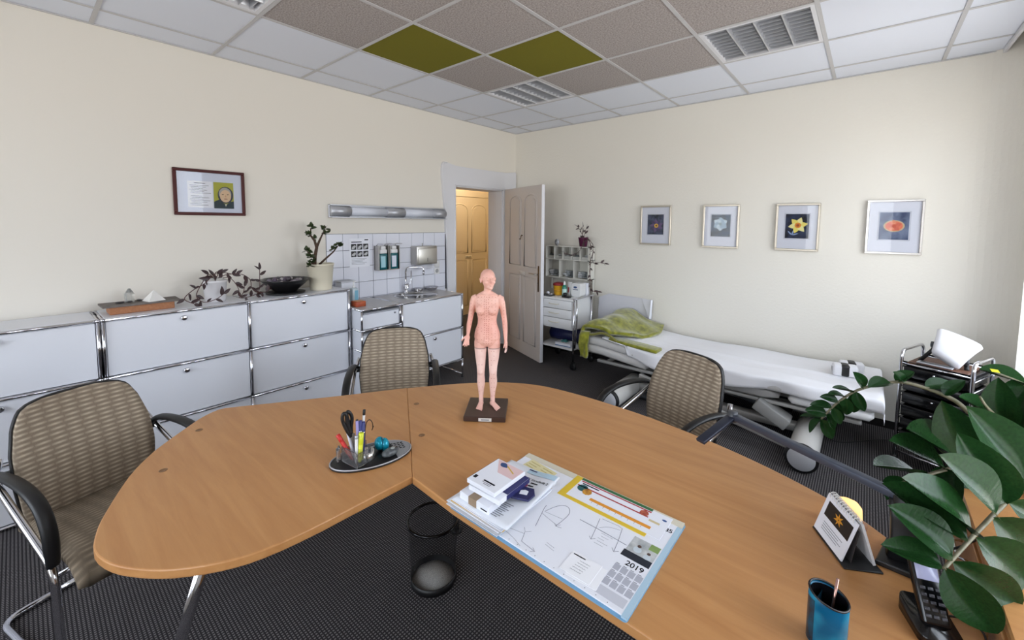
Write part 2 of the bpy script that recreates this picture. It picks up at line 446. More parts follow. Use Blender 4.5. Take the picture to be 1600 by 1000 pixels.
# recessed louvre lights
SLAT = mat('louvre_aluminium', (206, 208, 213), .3, .6)
sec = (G - .05) / 4
slat_me = mesh('slat', MB().box((-sec / 2 + .012, -.0012, 0), (sec / 2 - .012, .0012, .038)), SLAT)
dv = MB().prism([(-.004, 0), (.004, 0), (.022, .06), (-.022, .06)], -G / 2 + .02, G / 2 - .02, ax='y'); div_me = mesh('reflector', dv, SLAT)
light_labels = ['louvred ceiling light nearest the corner above the open door', 'louvred ceiling light in the row of white tiles toward the window side',
                'louvred ceiling light cut off by the top edge above the left wall']
for q, (i, j) in enumerate(LIGHTS):
    cx, cy = GX + (i + .5) * G, GY + (j + .5) * G
    t = thing('ceiling_light', light_labels[q], 'ceiling light', (cx, cy, H), 0, 'recessed louvre lights in the ceiling grid')
    f = MB(); e = G / 2 - .012
    f.box((-e, -e, .001), (-e + .022, e, .05)).box((e - .022, -e, .001), (e, e, .05)).box((-e + .022, -e, .001), (e - .022, -e + .022, .05)).box((-e + .022, e - .022, .001), (e - .022, e, .05))
    obj('frame', f, PAINTW, t)
    obj('housing', MB().box((-e, -e, .075), (e, e, .08)), mat('housing_grey', (120, 122, 126), .5), t)
    for k in range(5): obj('reflector', div_me, None, t, loc=(-2 * sec + k * sec, 0, .004))
    for k in range(4):
        tb = MB().tube([(-1.5 * sec + k * sec, -e + .03, .064), (-1.5 * sec + k * sec, e - .03, .064)], .008, 8)
        obj('fluorescent_tube', tb, WHITEP, t)
        for r in range(10): obj('slat', slat_me, None, t, loc=(-1.5 * sec + k * sec, -e + .05 + r * (2 * e - .1) / 9, .006))

# dark carpet skirting
sk = MB().box((0.0, -.008, 0), (4.2, 0.0, .062)); sk.box((0, -6.39, 0), (.008, DY0 - .18, .062))
struct('baseboard_back', sk, mat('carpet_skirting', (40, 38, 38), .95, spec=.1))

# white glazed tiles above the sink: separate tiles in dark joints
GROUT = mat('dark_grout', (92, 94, 104), .9); GLAZE = mat('white_glaze', (226, 228, 238), .16)
back = obj('tile_joint_bed', MB().box((.0, -2.647, .84), (.0035, -1.262, 1.507)), GROUT, wall_left)
tl = mesh('tile', MB().rbox((0, -.0750, -.0750), (.0075, .0750, .0750), .0015, 1, sm=False), GLAZE)
for r in range(5):
    for c in range(9):
        obj('tile', tl, None, wall_left, loc=(.002, -1.2635 - .0765 - c * .1536, 1.505 - .0765 - r * .1536))
obj('tile_edge_strip', MB().box((0, -1.261, .86), (.014, -1.249, 1.51)), mat('strip_dark', (58, 58, 66), .5), wall_left)

# door casing with flared ears
L = [(-1.232, 0), (-1.244, .79), (-1.256, 1.4), (-1.276, 1.75), (-1.296, 1.95), (-1.315, 2.12), (-1.318, 2.21), (-1.309, 2.275), (-1.285, 2.298), (-1.25, 2.297),
     (-1.12, 2.272), (-.9, 2.268), (-.5, 2.27), (-.2, 2.274), (-.11, 2.288), (-.04, 2.298), (-.02, 2.28), (-.02, 0)]
inner = [(DY1, 0), (DY1, DZ), (DY0, DZ), (DY0, 0)]
w = MB(); w.prism([p for p in L] + inner, 0, .028, ax='x')
w.box((-.24, DY0 - .001, 0), (.0, DY0 + .012, DZ)).box((-.24, DY1 - .012, 0), (0, DY1 + .001, DZ)).box((-.24, DY0, DZ - .012), (0, DY1, DZ + .001))
trim = struct('trim_2', w, PAINTW)
e = MB(); e.tube([(.028, DY1 + .012, 0), (.028, DY1 + .012, DZ + .012), (.028, DY0 - .012, DZ + .012), (.028, DY0 - .012, 0)], .009, 6); obj('inner_moulding', e, PAINTW, trim)
e = MB(); e.tube([(.026, y, z) for y, z in cr([(a, b_, 0) for a, b_ in L[:-1]], 3) for y, z in [(y, z)]] if False else [(.027, p[0] + .008, p[1] - .006) for p in L[:10]], .006, 6); obj('outer_moulding', e, PAINTW, trim)

# panelled doors
def arch(x0, x1, z0, z1, n=8, flat=False):
    if flat: return [(x0, z0), (x1, z0), (x1, z1), (x0, z1)]
    r = (x1 - x0) / 2; c = (x0 + x1) / 2; k = .62
    return [(x0, z0), (x1, z0)] + [(c + r * math.cos(PI * i / n), z1 - r * k + r * k * math.sin(PI * i / n)) for i in range(n + 1)]
def panels(root, specs, m, ysides):
    for x0, x1, z0, z1, fl in specs:
        for y in ysides:
            sg = 1 if y > 0 else -1
            a = arch(x0, x1, z0, z1, flat=fl)
            q = MB(); q.tube([(p[0], y, p[1]) for p in a], .009, 6, closed=True)
            i = arch(x0 + .03, x1 - .03, z0 + .03, z1 - .03, flat=fl)
            p0 = obj('panel', MB().prism(i, min(y, y + sg * .006), max(y, y + sg * .006), ax='y'), m, root)
            obj('panel_moulding', q, m, p0)
hinge = Vector((0.035, -.262, 0))
door = struct('door_1', MB().rbox((0, 0, .006), (.90, .042, 2.052), .003, 1, sm=False), DOORP)
door.location = hinge; door.rotation_euler = (0, 0, math.atan2(-.366, .93))
SP = [(.155, .43, 1.10, 1.955, False), (.525, .80, 1.10, 1.955, False), (.155, .43, .17, .975, True), (.525, .80, .17, .975, True)]
panels(door, SP, DOORP, (0, .042))
obj('edge_strip', MB().box((.9, .002, .01), (.903, .040, 2.05)), PAINTW, door)
BRASS = mat('dark_brass', (96, 74, 50), .35, .9)
hp = obj('handle_plate', MB().rbox((.842, -.006, .83), (.868, 0, 1.13), .004, 2), BRASS, door)
obj('lever', MB().tube(fil([(.855, -.004, 1.03), (.855, -.05, 1.03), (.73, -.052, 1.035)], .015), .007, 8), STEEL, hp)
obj('keyhole', MB().lathe([(.007, 0), (.005, -.004)], 10, (.855, -.008, .93), axis='y'), BLACK, hp)
obj('coat_hook', MB().tube(fil([(.478, 0, 1.47), (.478, -.02, 1.47), (.478, -.03, 1.42), (.478, -.045, 1.43)], .01), .005, 6), BRASS, door)
obj('sign_plate', MB().rbox((.40, -.006, .985), (.55, 0, 1.035), .002, 1), mat('sign_ivory', (212, 204, 196), .5), door)

# corridor beyond the door
HALL = mat('corridor_plaster', (232, 216, 184), .85, spec=.2)
w = MB(); w.box((-1.85, -2.2, 0), (-1.64, .18, 2.95)).box((-1.85, 1.28, 0), (-1.64, 1.8, 2.95)).box((-1.85, .18, 2.07), (-1.64, 1.28, 2.95))
w.box((-1.85, 1.7, 0), (0, 1.9, 2.95)).box((-1.85, -2.2, 0), (-.24, -2.0, 2.95)).box((-.24, .2, 0), (0, 1.9, 2.95))
struct('wall_corridor', w, HALL)
struct('ceiling_corridor', MB().box((-1.85, -2.2, 2.95), (-.24, 1.9, 3.05)), HALL)
d2 = struct('door_2', MB().rbox((0, 0, .006), (1.1, .042, 2.07), .003, 1, sm=False), mat('ochre_door_paint', (226, 212, 184), .45))
d2.location = (-1.685, 1.28, 0); d2.rotation_euler = (0, 0, -PI / 2)
# seen from the room: local x runs from the far jamb toward the near one, local +y faces the room
panels(d2, [(.14, .50, 1.10, 1.94, False), (.60, .96, 1.10, 1.94, False), (.14, .50, .17, .97, True), (.60, .96, .17, .97, True)], _mats['ochre_door_paint'], (.042,))
sp2 = obj('sign_plate', MB().rbox((.50, .042, .995), (.66, .047, 1.05), .002, 1), mat('sign_cream', (238, 228, 205), .5), d2)
sm = text_mesh('sign_text', 'PRIVAT', .036, INK); obj('sign_text', sm, None, sp2, loc=(.58, .0478, 1.022), rot=(PI / 2, 0, PI))
tr3 = struct('trim_3', MB().box((-1.66, .10, 0), (-1.632, .18, 2.15)).box((-1.66, 1.28, 0), (-1.632, 1.36, 2.15)).box((-1.66, .10, 2.07), (-1.632, 1.36, 2.16)), _mats['ochre_door_paint'])
# ================================================================ ALONG THE LEFT WALL
TR = .0095
_tube_me = {}
def ctube(root, a, b, name='frame_tube', r=TR):
    a = Vector(a); b = Vector(b); d = b - a
    k = (round(d.length, 4), r)
    if k not in _tube_me: _tube_me[k] = mesh(name, MB().tube([(0, 0, 0), (0, 0, d.length)], r, 10), CHROME)
    o = obj(name, _tube_me[k], None, root); o.location = a
    o.rotation_euler = Vector((0, 0, 1)).rotation_difference(d).to_euler(); return o
ball_me = mesh('ball_joint', MB().ell((0, 0, 0), (.0125, .0125, .0125), 10, 6), CHROME)
knob_me = mesh('knob', MB().lathe([(.006, 0), (.006, .008), (.0165, .010), (.0165, .018), (.012, .0205), (0, .021)], 16, axis='x'), CHROME)
SIDEP = mat('white_steel_panel', (219, 221, 228), .3)
COUNTER = mat('grey_laminate', (176, 173, 172), .3)
def usm(name, label, cat, y0, y1, ny, xf, zs, top, fronts, yfr=None, legs=0):
    """chrome tube cabinet; zs = tube levels from top to bottom; fronts: list of (col, row, kind)"""
    yy = [y0 + (y1 - y0) * k / ny for k in range(ny + 1)]
    base_z = 0
    t = thing(name, label, cat, (xf / 2, (y0 + y1) / 2, 0))
    L = lambda x, y, z: (x - xf / 2, y - (y0 + y1) / 2, z)
    xb = .016
    for y in yy:
        for x in (xf, xb):
            for i in range(len(zs) - 1): ctube(t, L(x, y, zs[i + 1]), L(x, y, zs[i]))
            for z in zs: obj('ball_joint', ball_me, None, t, loc=L(x, y, z))
            if legs: ctube(t, L(x, y, .012), L(x, y, zs[-1]), 'leg')
            f = MB().lathe([(.014, 0), (.014, .008), (.008, .012)], 12); obj('foot', f, BLACK, t, loc=L(x, y, 0.0))
        for z in zs: ctube(t, L(xb, y, z), L(xf, y, z))
        if legs: ctube(t, L(xb, y, .03), L(xf, y, .03), 'leg_brace')
    for z in zs:
        for k in range(ny):
            for x in (xf, xb): ctube(t, L(x, yy[k], z), L(x, yy[k + 1], z))
    for k in range(ny):
        m = MB().rbox(L(xb + .004, yy[k] + .007, zs[0] + .001), L(xf - .004, yy[k + 1] - .007, zs[0] + .0105), .002, 1, sm=False)
        if top: obj('top_panel', m, top, t)
    for y in (yy[0], yy[-1]):
        for i in range(len(zs) - 1):
            obj('side_panel', MB().box(L(xb + .008, y - .003, zs[i + 1] + .008), L(xf - .008, y + .003, zs[i] - .008)), SIDEP, t)
    for i in range(len(zs) - 1):
        obj('back_panel', MB().box(L(xb - .004, yy[0] + .008, zs[i + 1] + .008), L(xb, yy[-1] - .008, zs[i] - .008)), SIDEP, t)
    obj('bottom_panel', MB().box(L(xb + .008, yy[0] + .008, zs[-1] - .002), L(xf - .008, yy[-1] - .008, zs[-1] + .002)), SIDEP, t)
    for col, row, kind in fronts:
        a, b2 = yy[col] + .0115, yy[col + 1] - .0115; z1, z0 = zs[row] - .0115, zs[row + 1] + .0115
        nm = 'drawer' if kind == 'drawer' else 'flap_door'
        p = obj(nm, MB().rbox(L(xf - .012, a, z0), L(xf - .003, b2, z1 - (.028 if kind == 'drawer' else 0)), .0015, 1, sm=False), WHITE, t)
        if kind == 'knob': obj('knob', knob_me, None, p, loc=L(xf - .003, (a + b2) / 2, z1 - .034))
        if kind == 'drawer':
            lip = MB().add([L(xf - .006, a, z1 - .030), L(xf - .006, b2, z1 - .030), L(xf + .014, b2, z1 - .018), L(xf + .014, a, z1 - .018), L(xf + .014, a, z1 - .013), L(xf + .014, b2, z1 - .013), L(xf - .010, b2, z1 - .006), L(xf - .010, a, z1 - .006)],
                           [(0, 3, 2, 1), (2, 3, 4, 5), (4, 7, 6, 5), (0, 1, 6, 7), (0, 7, 4, 3), (1, 2, 5, 6)])
            obj('pull_lip', lip, ALU, p)
            if row == 0: obj('lock', MB().lathe([(.010, 0), (.010, .006), (0, .007)], 12, axis='x'), CHROME, p, loc=L(xf - .003, b2 - .045, z1 - .048))
    return t
ZR = [1.0385, .6945, .3505, .0175]
usm('storage_sideboard', 'white steel sideboard in chrome tube frame under the portrait, crystals and plants on it', 'cabinet', -4.1408, -2.634, 2, .3557, ZR, SIDEP,
    [(c, r, 'knob') for c in (0, 1) for r in (0, 1, 2)])
usm('storage_sideboard', 'white steel sideboard behind the leftmost chair, cut off by the left edge', 'cabinet', -5.6675, -4.1615, 2, .3557, ZR, SIDEP,
    [(c, r, 'knob') for c in (0, 1) for r in (0, 1, 2)])
ZD = [.876, .701, .527, .353, .0175]
usm('drawer_cabinet', 'narrow white drawer cabinet with chrome frame between sideboard and sink', 'cabinet', -2.6035, -2.2235, 1, .5024, ZD, COUNTER, [(0, r, 'drawer') for r in (0, 1, 2)] + [(0, 3, 'plain')])
SK0, SK1 = -2.2025, -1.4605
sink_cab = usm('sink_cabinet', 'white sink cabinet with chrome tube frame and black knob beside the door', 'cabinet', SK0, SK1, 1, .5024, [.876, .529, .187], None, [(0, 0, 'plain'), (0, 1, 'knob')], legs=1)
# worktop with a round cut-out and the basin
BC = (.262, -1.865); BR = .205
n = 48; rim = []; outer = []
x0, x1, y0, y1 = .018, .498, SK0 + .007, SK1 - .007
for j in range(n):
    a = 2 * PI * j / n; c, s = math.cos(a), math.sin(a)
    rim.append((BC[0] + BR * c, BC[1] + BR * s))
    tt = min(((x1 - BC[0]) / c if c > 1e-6 else ((x0 - BC[0]) / c if c < -1e-6 else 9)), ((y1 - BC[1]) / s if s > 1e-6 else ((y0 - BC[1]) / s if s < -1e-6 else 9)))
    outer.append((BC[0] + tt * c, BC[1] + tt * s))
for cx_, cy_ in ((x0, y0), (x0, y1), (x1, y0), (x1, y1)):
    k = min(range(n), key=lambda j: (outer[j][0] - cx_) ** 2 + (outer[j][1] - cy_) ** 2); outer[k] = (cx_, cy_)
wt = MB(); zt, zb = .8865, .877
wt.add([(p[0], p[1], zt) for p in outer] + [(p[0], p[1], zt) for p in rim] + [(p[0], p[1], zb) for p in outer] + [(p[0], p[1], zb) for p in rim],
       [(j, (j + 1) % n, n + (j + 1) % n, n + j) for j in range(n)] + [(2 * n + j, 3 * n + j, 3 * n + (j + 1) % n, 2 * n + (j + 1) % n) for j in range(n)]
       + [(j, 2 * n + j, 2 * n + (j + 1) % n, (j + 1) % n) for j in range(n)] + [(n + j, n + (j + 1) % n, 3 * n + (j + 1) % n, 3 * n + j) for j in range(n)])
o = obj('sink_worktop', wt, COUNTER); tag(o, 'grey worktop with a round hole for the sink basin', 'worktop')
t = thing('sink_basin', 'round stainless steel sink basin let into the grey worktop', 'sink', (BC[0], BC[1], .8865))
obj('bowl', MB().lathe([(BR + .012, .0), (BR + .012, .003), (BR - .004, .0045), (BR - .012, -.004), (BR - .02, -.05), (BR - .05, -.11), (BR - .1, -.125), (.03, -.13)], 40), mat('polished_steel', (196, 194, 190), .1, 1), t)
obj('drain', MB().lathe([(.032, -.1295), (.03, -.126), (.022, -.128), (0, -.128)], 16), CHROME, t)
# mixer tap
tp = thing('mixer_tap', 'chrome mixer tap with a tall bent spout behind the basin', 'tap', (.062, -1.84, .8865))
obj('tap_body', MB().lathe([(.026, 0), (.026, .006), (.02, .012), (.02, .05), (.03, .055), (.032, .075), (.028, .09), (.012, .1)], 18), CHROME, tp)
obj('spout', MB().tube(fil([(0, -.005, .06), (0, -.005, .265), (.16, .10, .275), (.16, .10, .215)], .05, 7), .0095, 10), CHROME, tp)
obj('spout_nozzle', MB().tube([(.16, .10, .228), (.16, .10, .198)], .0125, 10), CHROME, tp)
obj('lever', MB().tube(fil([(.004, .025, .085), (.02, .045, .105), (.02, .05, .23)], .03, 5), .006, 8), CHROME, tp)
# steel dishes on the worktop
def dish(label, loc, r):
    o = obj('steel_dish', MB().lathe([(r * .55, 0), (r * .62, .002), (r, .034), (r, .036), (r * .6, .006), (0, .005)], 24), CHROME, loc=loc); tag(o, label, 'dish', 'steel dishes by the sink')
dish('small steel dish close behind the sink basin', (.085, -1.70, .8867), .058)
dish('larger steel dish beside the tile edge strip', (.10, -1.535, .8867), .072)
# soap dispensers
def dispenser(y, label, liquid, lab):
    t = thing('soap_dispenser', label, 'dispenser', (.012, y, 1.145), 0, 'wall dispensers above the sink')
    b = MB(); b.box((0, -.057, 0), (.006, .057, .24)).box((0, -.057, 0), (.085, -.052, .24)).box((0, .052, 0), (.085, .057, .24)).box((0, -.052, 0), (.085, .052, .006))
    obj('bracket', b, STEEL, t)
    bo = obj('bottle', MB().rbox((.012, -.042, .008), (.082, .042, .165), .01, 2), mat(liquid[0], liquid[1], .15, spec=.6), t)
    obj('bottle_label', MB().box((.0822, -.032, .03), (.0828, .018, .14)), mat(lab[0], lab[1], .6), bo)
    obj('bottle_shoulder', MB().rbox((.014, -.040, .165), (.080, .040, .205), .008, 2), WHITEP, t)
    obj('pump', MB().rbox((.02, -.026, .205), (.078, .026, .238), .005, 2), WHITEP, t)
    obj('arm_lever', MB().tube(fil([(.02, -.045, .236), (.05, -.045, .262), (.15, -.045, .262), (.15, .045, .262), (.05, .045, .262), (.02, .045, .236)], .012, 3), .004, 6), CHROME, t)
dispenser(-2.118, 'steel soap dispenser on the tiles, nearer the poster', ('teal_liquid', (22, 92, 100)), ('label_pale_teal', (160, 206, 216)))
dispenser(-1.995, 'steel soap dispenser on the tiles, nearer the paper towels', ('teal_liquid', (22, 92, 100)), ('label_white_blue', (214, 222, 234)))
# paper towel dispenser
t = thing('paper_towel_dispenser', 'brushed steel paper towel dispenser on the tiled wall above the tap', 'dispenser', (.011, -1.605, 1.172))
obj('case', MB().rbox((0, -.135, .0), (.105, .135, .195), .004, 2), STEEL, t)
obj('cover', MB().rbox((.105, -.118, .014), (.112, .130, .168), .003, 2), mat('steel_bright', (214, 211, 204), .3, .85), t)
obj('slot', MB().box((.1122, -.003, .03), (.1126, .003, .07)), BLACK, t)
obj('lock', MB().tube([(.05, -.02, .195), (.05, -.02, .225)], .005, 8), STEEL, t)
obj('towel', MB().grid(lambda u, v: (.02 + .075 * u, -.10 + .22 * v, -.002 - .045 * u ** 1.4 - .008 * math.sin(v * 9)), 6, 12), PAPER, t)
# socket and switch
t = thing('wall_socket', 'white power socket under a light switch beside the towel dispenser', 'socket', (.0105, -1.392, 1.04))
obj('switch_plate', MB().rbox((0, -.038, .078), (.008, .038, .152), .004, 2), WHITEP, t)
obj('rocker', MB().rbox((.008, -.026, .09), (.012, .026, .14), .003, 2), WHITEP, t)
obj('socket_plate', MB().rbox((0, -.038, 0), (.008, .038, .075), .004, 2), WHITEP, t)
obj('socket_well', MB().lathe([(.022, .0), (.022, .0025), (.019, .0025), (.017, .0005), (0, .0005)], 20, (.008, 0, .0375), axis='x'), mat('socket_grey', (170, 170, 170), .5), t)
# hygiene poster
t = thing('hygiene_poster', 'white hand hygiene sheet with six small photos on the tiles', 'poster', (.0102, -2.325, 1.19))
obj('sheet', MB().box((0, -.105, 0), (.0008, .105, .272)), PAPER, t)
for r in range(2):
    for c in range(3):
        y = -.088 + c * .062; z = .165 - r * .068
        p = obj('photo', MB().box((.0009, y, z), (.0012, y + .053, z + .055)), mat('photo_dark', (44, 44, 48), .7), t)
        obj('hand_shape', MB().prism([(y + .005, z + .005 + .01 * r), (y + .03, z + .008), (y + .048, z + .03), (y + .04, z + .045), (y + .012, z + .03)], .0013, .0015, ax='x'), mat('photo_pale', (190, 190, 192), .7), p)
obj('heading', MB().box((.0009, -.085, .234), (.0012, .02, .242)), INK, t)
obj('maker_mark', MB().box((.0009, .05, .252), (.0012, .09, .262)), INK, t)
for k in range(5): obj('text_line', MB().box((.0009, -.085, .078 - k * .013), (.0011, .07 - .02 * (k % 3), .081 - k * .013)), GREYTXT, t)
# things on the drawer cabinet
ZC = .8868
t = thing('glove_box', 'white cardboard glove box standing at the wall behind the dispenser bottle', 'box', (.085, -2.53, ZC))
obj('carton', MB().rbox((-.06, -.055, 0), (.06, .075, .185), .003, 1, sm=False), PAPER, t)
obj('printed_band', MB().box((.0602, -.05, .10), (.0606, .07, .12)), GREYTXT, t)
obj('lid', MB().rbox((-.064, -.06, .185), (.064, .08, .2), .003, 1, sm=False), mat('carton_grey', (196, 198, 204), .7), t)
t = thing('sanitizer_bottle', 'clear sanitizer bottle with pump and blue label on the drawer cabinet', 'bottle', (.225, -2.515, ZC))
obj('body', MB().rbox((-.03, -.03, 0), (.03, .03, .145), .01, 3), mat('pale_bottle', (186, 200, 208), .15, spec=.6), t)
obj('label_sheet', MB().box((.0302, -.008, .03), (.0306, .026, .125)), mat('blue_label', (120, 180, 205), .6), t)
obj('neck', MB().lathe([(.014, .145), (.014, .165), (.006, .168), (.006, .195)], 14), WHITEP, t)
obj('pump_head', MB().tube(fil([(0, 0, .192), (0, 0, .205), (.035, 0, .203)], .006), .006, 8), WHITEP, t)
t = thing('soap_pack', 'small orange and red pack lying on the drawer cabinet corner', 'box', (.335, -2.535, ZC))
obj('pack', MB().rbox((-.05, -.045, 0), (.05, .045, .045), .006, 2), mat('orange_wrap', (190, 92, 40), .5, noise=(20, (150, 60, 34))), t)
obj('top_label', MB().box((-.04, -.035, .0452), (.04, .035, .0458)), mat('orange_pale', (205, 140, 80), .5), t)

# wall lamp
t = thing('wall_lamp', 'long silver wall lamp with two tube sections above the tiles', 'wall lamp', (0, -1.953, 1.655))
obj('back_plate', MB().rbox((0, -.667, 0), (.018, .667, .118), .003, 1, sm=False), ALU, t)
obj('lower_rail', MB().box((.0, -.667, .0), (.075, .667, .006)), ALU, t)
obj('upper_rail', MB().box((.0, -.667, .112), (.045, .667, .118)), ALU, t)
def half(y0, y1, r0, m, nm):
    rr = []
    for y in (y0, y1): rr.append([(.018 + .056 * math.cos(a), y, .059 + r0 * math.sin(a)) for a in [-PI / 2 + PI * k / 12 for k in range(13)]] + [(.012, y, .059 + r0), (.012, y, .059 - r0)])
    obj(nm, MB().loft(rr), m, t)
half(-.662, -.475, .049, ALU, 'end_cover'); half(-.095, .115, .049, ALU, 'middle_cover'); half(.51, .662, .049, ALU, 'end_cover')
DIFF = mat('frosted_diffuser', (214, 218, 228), .35)
half(-.475, -.095, .043, DIFF, 'diffuser'); half(.115, .51, .043, DIFF, 'diffuser')

# framed text with portrait
t = thing('picture_frame', 'dark red frame with printed text and a portrait in headscarf on the left wall', 'picture', (0.001, -3.4975, 1.657))
W2, HH = .2195, .328
fr = MB(); e = .021
for a, b2 in (((-W2, 0), (W2, e)), ((-W2, HH - e), (W2, HH)), ((-W2, e), (-W2 + e, HH - e)), ((W2 - e, e), (W2, HH - e))):
    fr.rbox((0, a[0], a[1]), (.018, b2[0], b2[1]), .003, 1, sm=False)
obj('frame', fr, mat('mahogany', (72, 20, 18), .45, spec=.25), t)
obj('mat_board', MB().box((.002, -W2 + .015, .015), (.006, W2 - .015, HH - .015)), mat('mat_blue_white', (208, 214, 230), .7), t)
sh = obj('text_sheet', MB().box((.0061, -.138, .055), (.0066, .012, .245)), PAPER, t)
obj('heading', MB().box((.0067, -.098, .228), (.0069, -.032, .232)), INK, sh)
for k in range(14):
    if k == 6: continue
    a = -.126 + .006 * (k % 3); obj('text_line', MB().box((.0067, a, .212 - k * .0108), (.0069, a + .115 - .012 * ((k * 2) % 5), .2148 - k * .0108)), GREYTXT, sh)
pr = obj('portrait_print', MB().box((.0061, .018, .052), (.0067, .145, .244)), mat('print_lime', (170, 170, 60), .7), t)
def flat(nm, pts, x, m, par): return obj(nm, MB().prism(pts, x, x + .0002, ax='x'), m, par)
c0 = (.092, .150)
def oval(c, a, b2, n=20): return [(c[0] + a * math.cos(2 * PI * k / n), c[1] + b2 * math.sin(2 * PI * k / n)) for k in range(n)]
flat('coat', [(.018, .052), (.145, .052), (.145, .108), (.125, .105), (.10, .085), (.08, .09), (.05, .118), (.018, .10)], .0068, mat('print_navy', (38, 56, 64), .7), pr)
flat('headscarf', oval((.0925, .152), .050, .062), .0070, mat('print_scarf', (52, 58, 70), .7), pr)
flat('hair', oval((.090, .162), .040, .045), .0072, mat('print_grey_hair', (168, 166, 160), .7), pr)
flat('face', oval((.092, .144), .036, .046), .0074, mat('print_face', (216, 186, 152), .7), pr)
for dx in (-.017, .015): flat('eye', oval((.092 + dx, .156), .007, .003, 8), .0076, INK, pr)
flat('nose', [(.087, .137), (.098, .137), (.093, .153)], .0076, mat('print_nose', (196, 150, 120), .7), pr)
flat('mouth', oval((.093, .123), .013, .003, 8), .0076, mat('print_mouth', (150, 92, 82), .7), pr)
flat('collar', [(.085, .085), (.092, .066), (.10, .085)], .0072, mat('print_collar', (200, 196, 180), .7), pr)
obj('glazing', MB().box((.0095, -W2 + .018, .018), (.0105, W2 - .018, HH - .018)), GLASS, t)

# ---------------------------------------------------------------- on the sideboard
ZT = 1.0492
t = thing('crystal_stand', 'wooden box with grey slate top on the sideboard', 'stand', (.19, -3.945, ZT))
obj('wooden_box', MB().rbox((-.075, -.155, 0), (.075, .155, .045), .003, 1, sm=False), WOODB, t)
SL = mat('slate', (118, 110, 104), .7, noise=(25, (92, 86, 82)))
obj('slate_top', MB().prism([(-.085, -.19), (.085, -.185), (.09, .185), (-.082, .19)], .045, .055), SL, t)
cz = ZT + .0555
QUARTZ = mat('clear_quartz', (214, 214, 210), .08, spec=.8, trans=.75)
cpts = [(math.cos(k * PI / 3), math.sin(k * PI / 3)) for k in range(6)]
cm = MB().loft([[(.026 * a, .026 * b2, 0) for a, b2 in cpts], [(.029 * a, .027 * b2, .05) for a, b2 in cpts], [(.006 * a + .004, .006 * b2, .085) for a, b2 in cpts]], sm=False)
o = obj('quartz_crystal', cm, QUARTZ, loc=(.165, -3.995, cz)); tag(o, 'clear quartz crystal point standing on the slate', 'crystal')
pm = MB().add([(-.045, -.045, 0), (.045, -.045, 0), (.045, .045, 0), (-.045, .045, 0), (0, 0, .068)], [(0, 3, 2, 1), (0, 1, 4), (1, 2, 4), (2, 3, 4), (3, 0, 4)])
o = obj('stone_pyramid', pm, mat('selenite', (236, 234, 230), .35), loc=(.215, -3.885, cz), rot=(0, 0, .25)); tag(o, 'small white stone pyramid on the slate', 'pyramid')
for k, (dx, dy, lb) in enumerate([(.05, -.10, 'dark flat pebble in front of the quartz, left one'), (.06, -.055, 'dark flat pebble in front of the quartz, right one'), (.0, -.005, 'dark flat pebble between quartz and pyramid')]):
    o = obj('pebble', MB().ell((0, 0, .006), (.012, .022, .006), 10, 6), mat('pebble_dark', (58, 54, 54), .5), loc=(.17 + dx * .5, -3.945 + dy, cz), rot=(0, 0, k)); tag(o, lb, 'pebble', 'pebbles on the slate')

# leaf meshes shared by the plants
def leaf_mesh(name, ln, wd, m, fold=.25, droop=.1, n=7):
    mb = MB(); vs = []; fs = []
    for i in range(n + 1):
        s = i / n; w_ = wd * .5 * (math.sin(PI * min(1, s ** .75)) ** .8 if 0 < s < 1 else 0) + .0003
        z = -droop * ln * s * s
        for q in (-1, -.5, 0, .5, 1): vs.append((q * w_, s * ln, z + abs(q) * w_ * fold))
    for i in range(n):
        for q in range(4): fs.append((i * 5 + q, i * 5 + q + 1, (i + 1) * 5 + q + 1, (i + 1) * 5 + q))
    mb.add(vs, fs, 0, True)
    me = mesh(name, mb, m); return me
def put_leaf(par, me, p, d, up=(0, 0, 1), roll=0, sc=1.0, name='leaf'):
    d = Vector(d).normalized(); u = Vector(up); x = d.cross(u)
    if x.length < 1e-3: x = Vector((1, 0, 0))
    x.normalize(); z = x.cross(d)
    R = Matrix((x, d, z)).transposed().to_4x4() @ Matrix.Rotation(roll, 4, 'Y')
    o = obj(name, me, None, par); o.matrix_local = Matrix.Translation(Vector(p)) @ R @ Matrix.Scale(sc, 4)
    return o
DKLEAF = mat('wine_dark_leaf', (52, 40, 42), .4, noise=(40, (70, 48, 50)))
DKSTEM = mat('wine_stem', (84, 52, 50), .6)
wl = [leaf_mesh('leaf', .062, .024, DKLEAF), leaf_mesh('leaf', .048, .02, DKLEAF, .35, .2)]
def trailing(root, vines, every=3, sc=1.0, rs=3):
    rnd = random.Random(rs)
    for v in vines:
        p = cr([Vector(q) - root.location for q in v], 6)
        st = obj('stem', MB().tube(p, .0028 * sc, 6), DKSTEM, root)
        for i in range(2, len(p), every):
            tdir = (p[min(i + 1, len(p) - 1)] - p[i - 1]).normalized()
            side = tdir.cross(Vector((1, 0, .2))).normalized() * (1 if (i // every) % 2 else -1)
            d = tdir * .55 + side * rnd.uniform(.5, 1.0) + Vector((rnd.uniform(-.2, .5), 0, rnd.uniform(-.3, .3)))
            put_leaf(root, wl[rnd.randrange(2)], p[i], d, (1, 0, .4), rnd.uniform(-.7, .7), sc * rnd.uniform(.8, 1.15))
        put_leaf(root, wl[0], p[-1], p[-1] - p[-2], (1, 0, .4), .3, sc)
t = thing('trailing_plant', 'wine-dark trailing plant in a white pot on the sideboard', 'potted plant', (.19, -3.545, ZT))
obj('pot', MB().lathe([(.060, 0), (.062, .006), (.072, .135), (.075, .137), (.075, .152), (.068, .152), (.064, .13), (0, .128)], 28), mat('white_ceramic', (222, 220, 222), .25), t)
obj('inner_pot', MB().lathe([(.05, .12), (.052, .168), (.047, .168), (.045, .13)], 20), mat('pale_plastic', (200, 198, 194), .5), t)
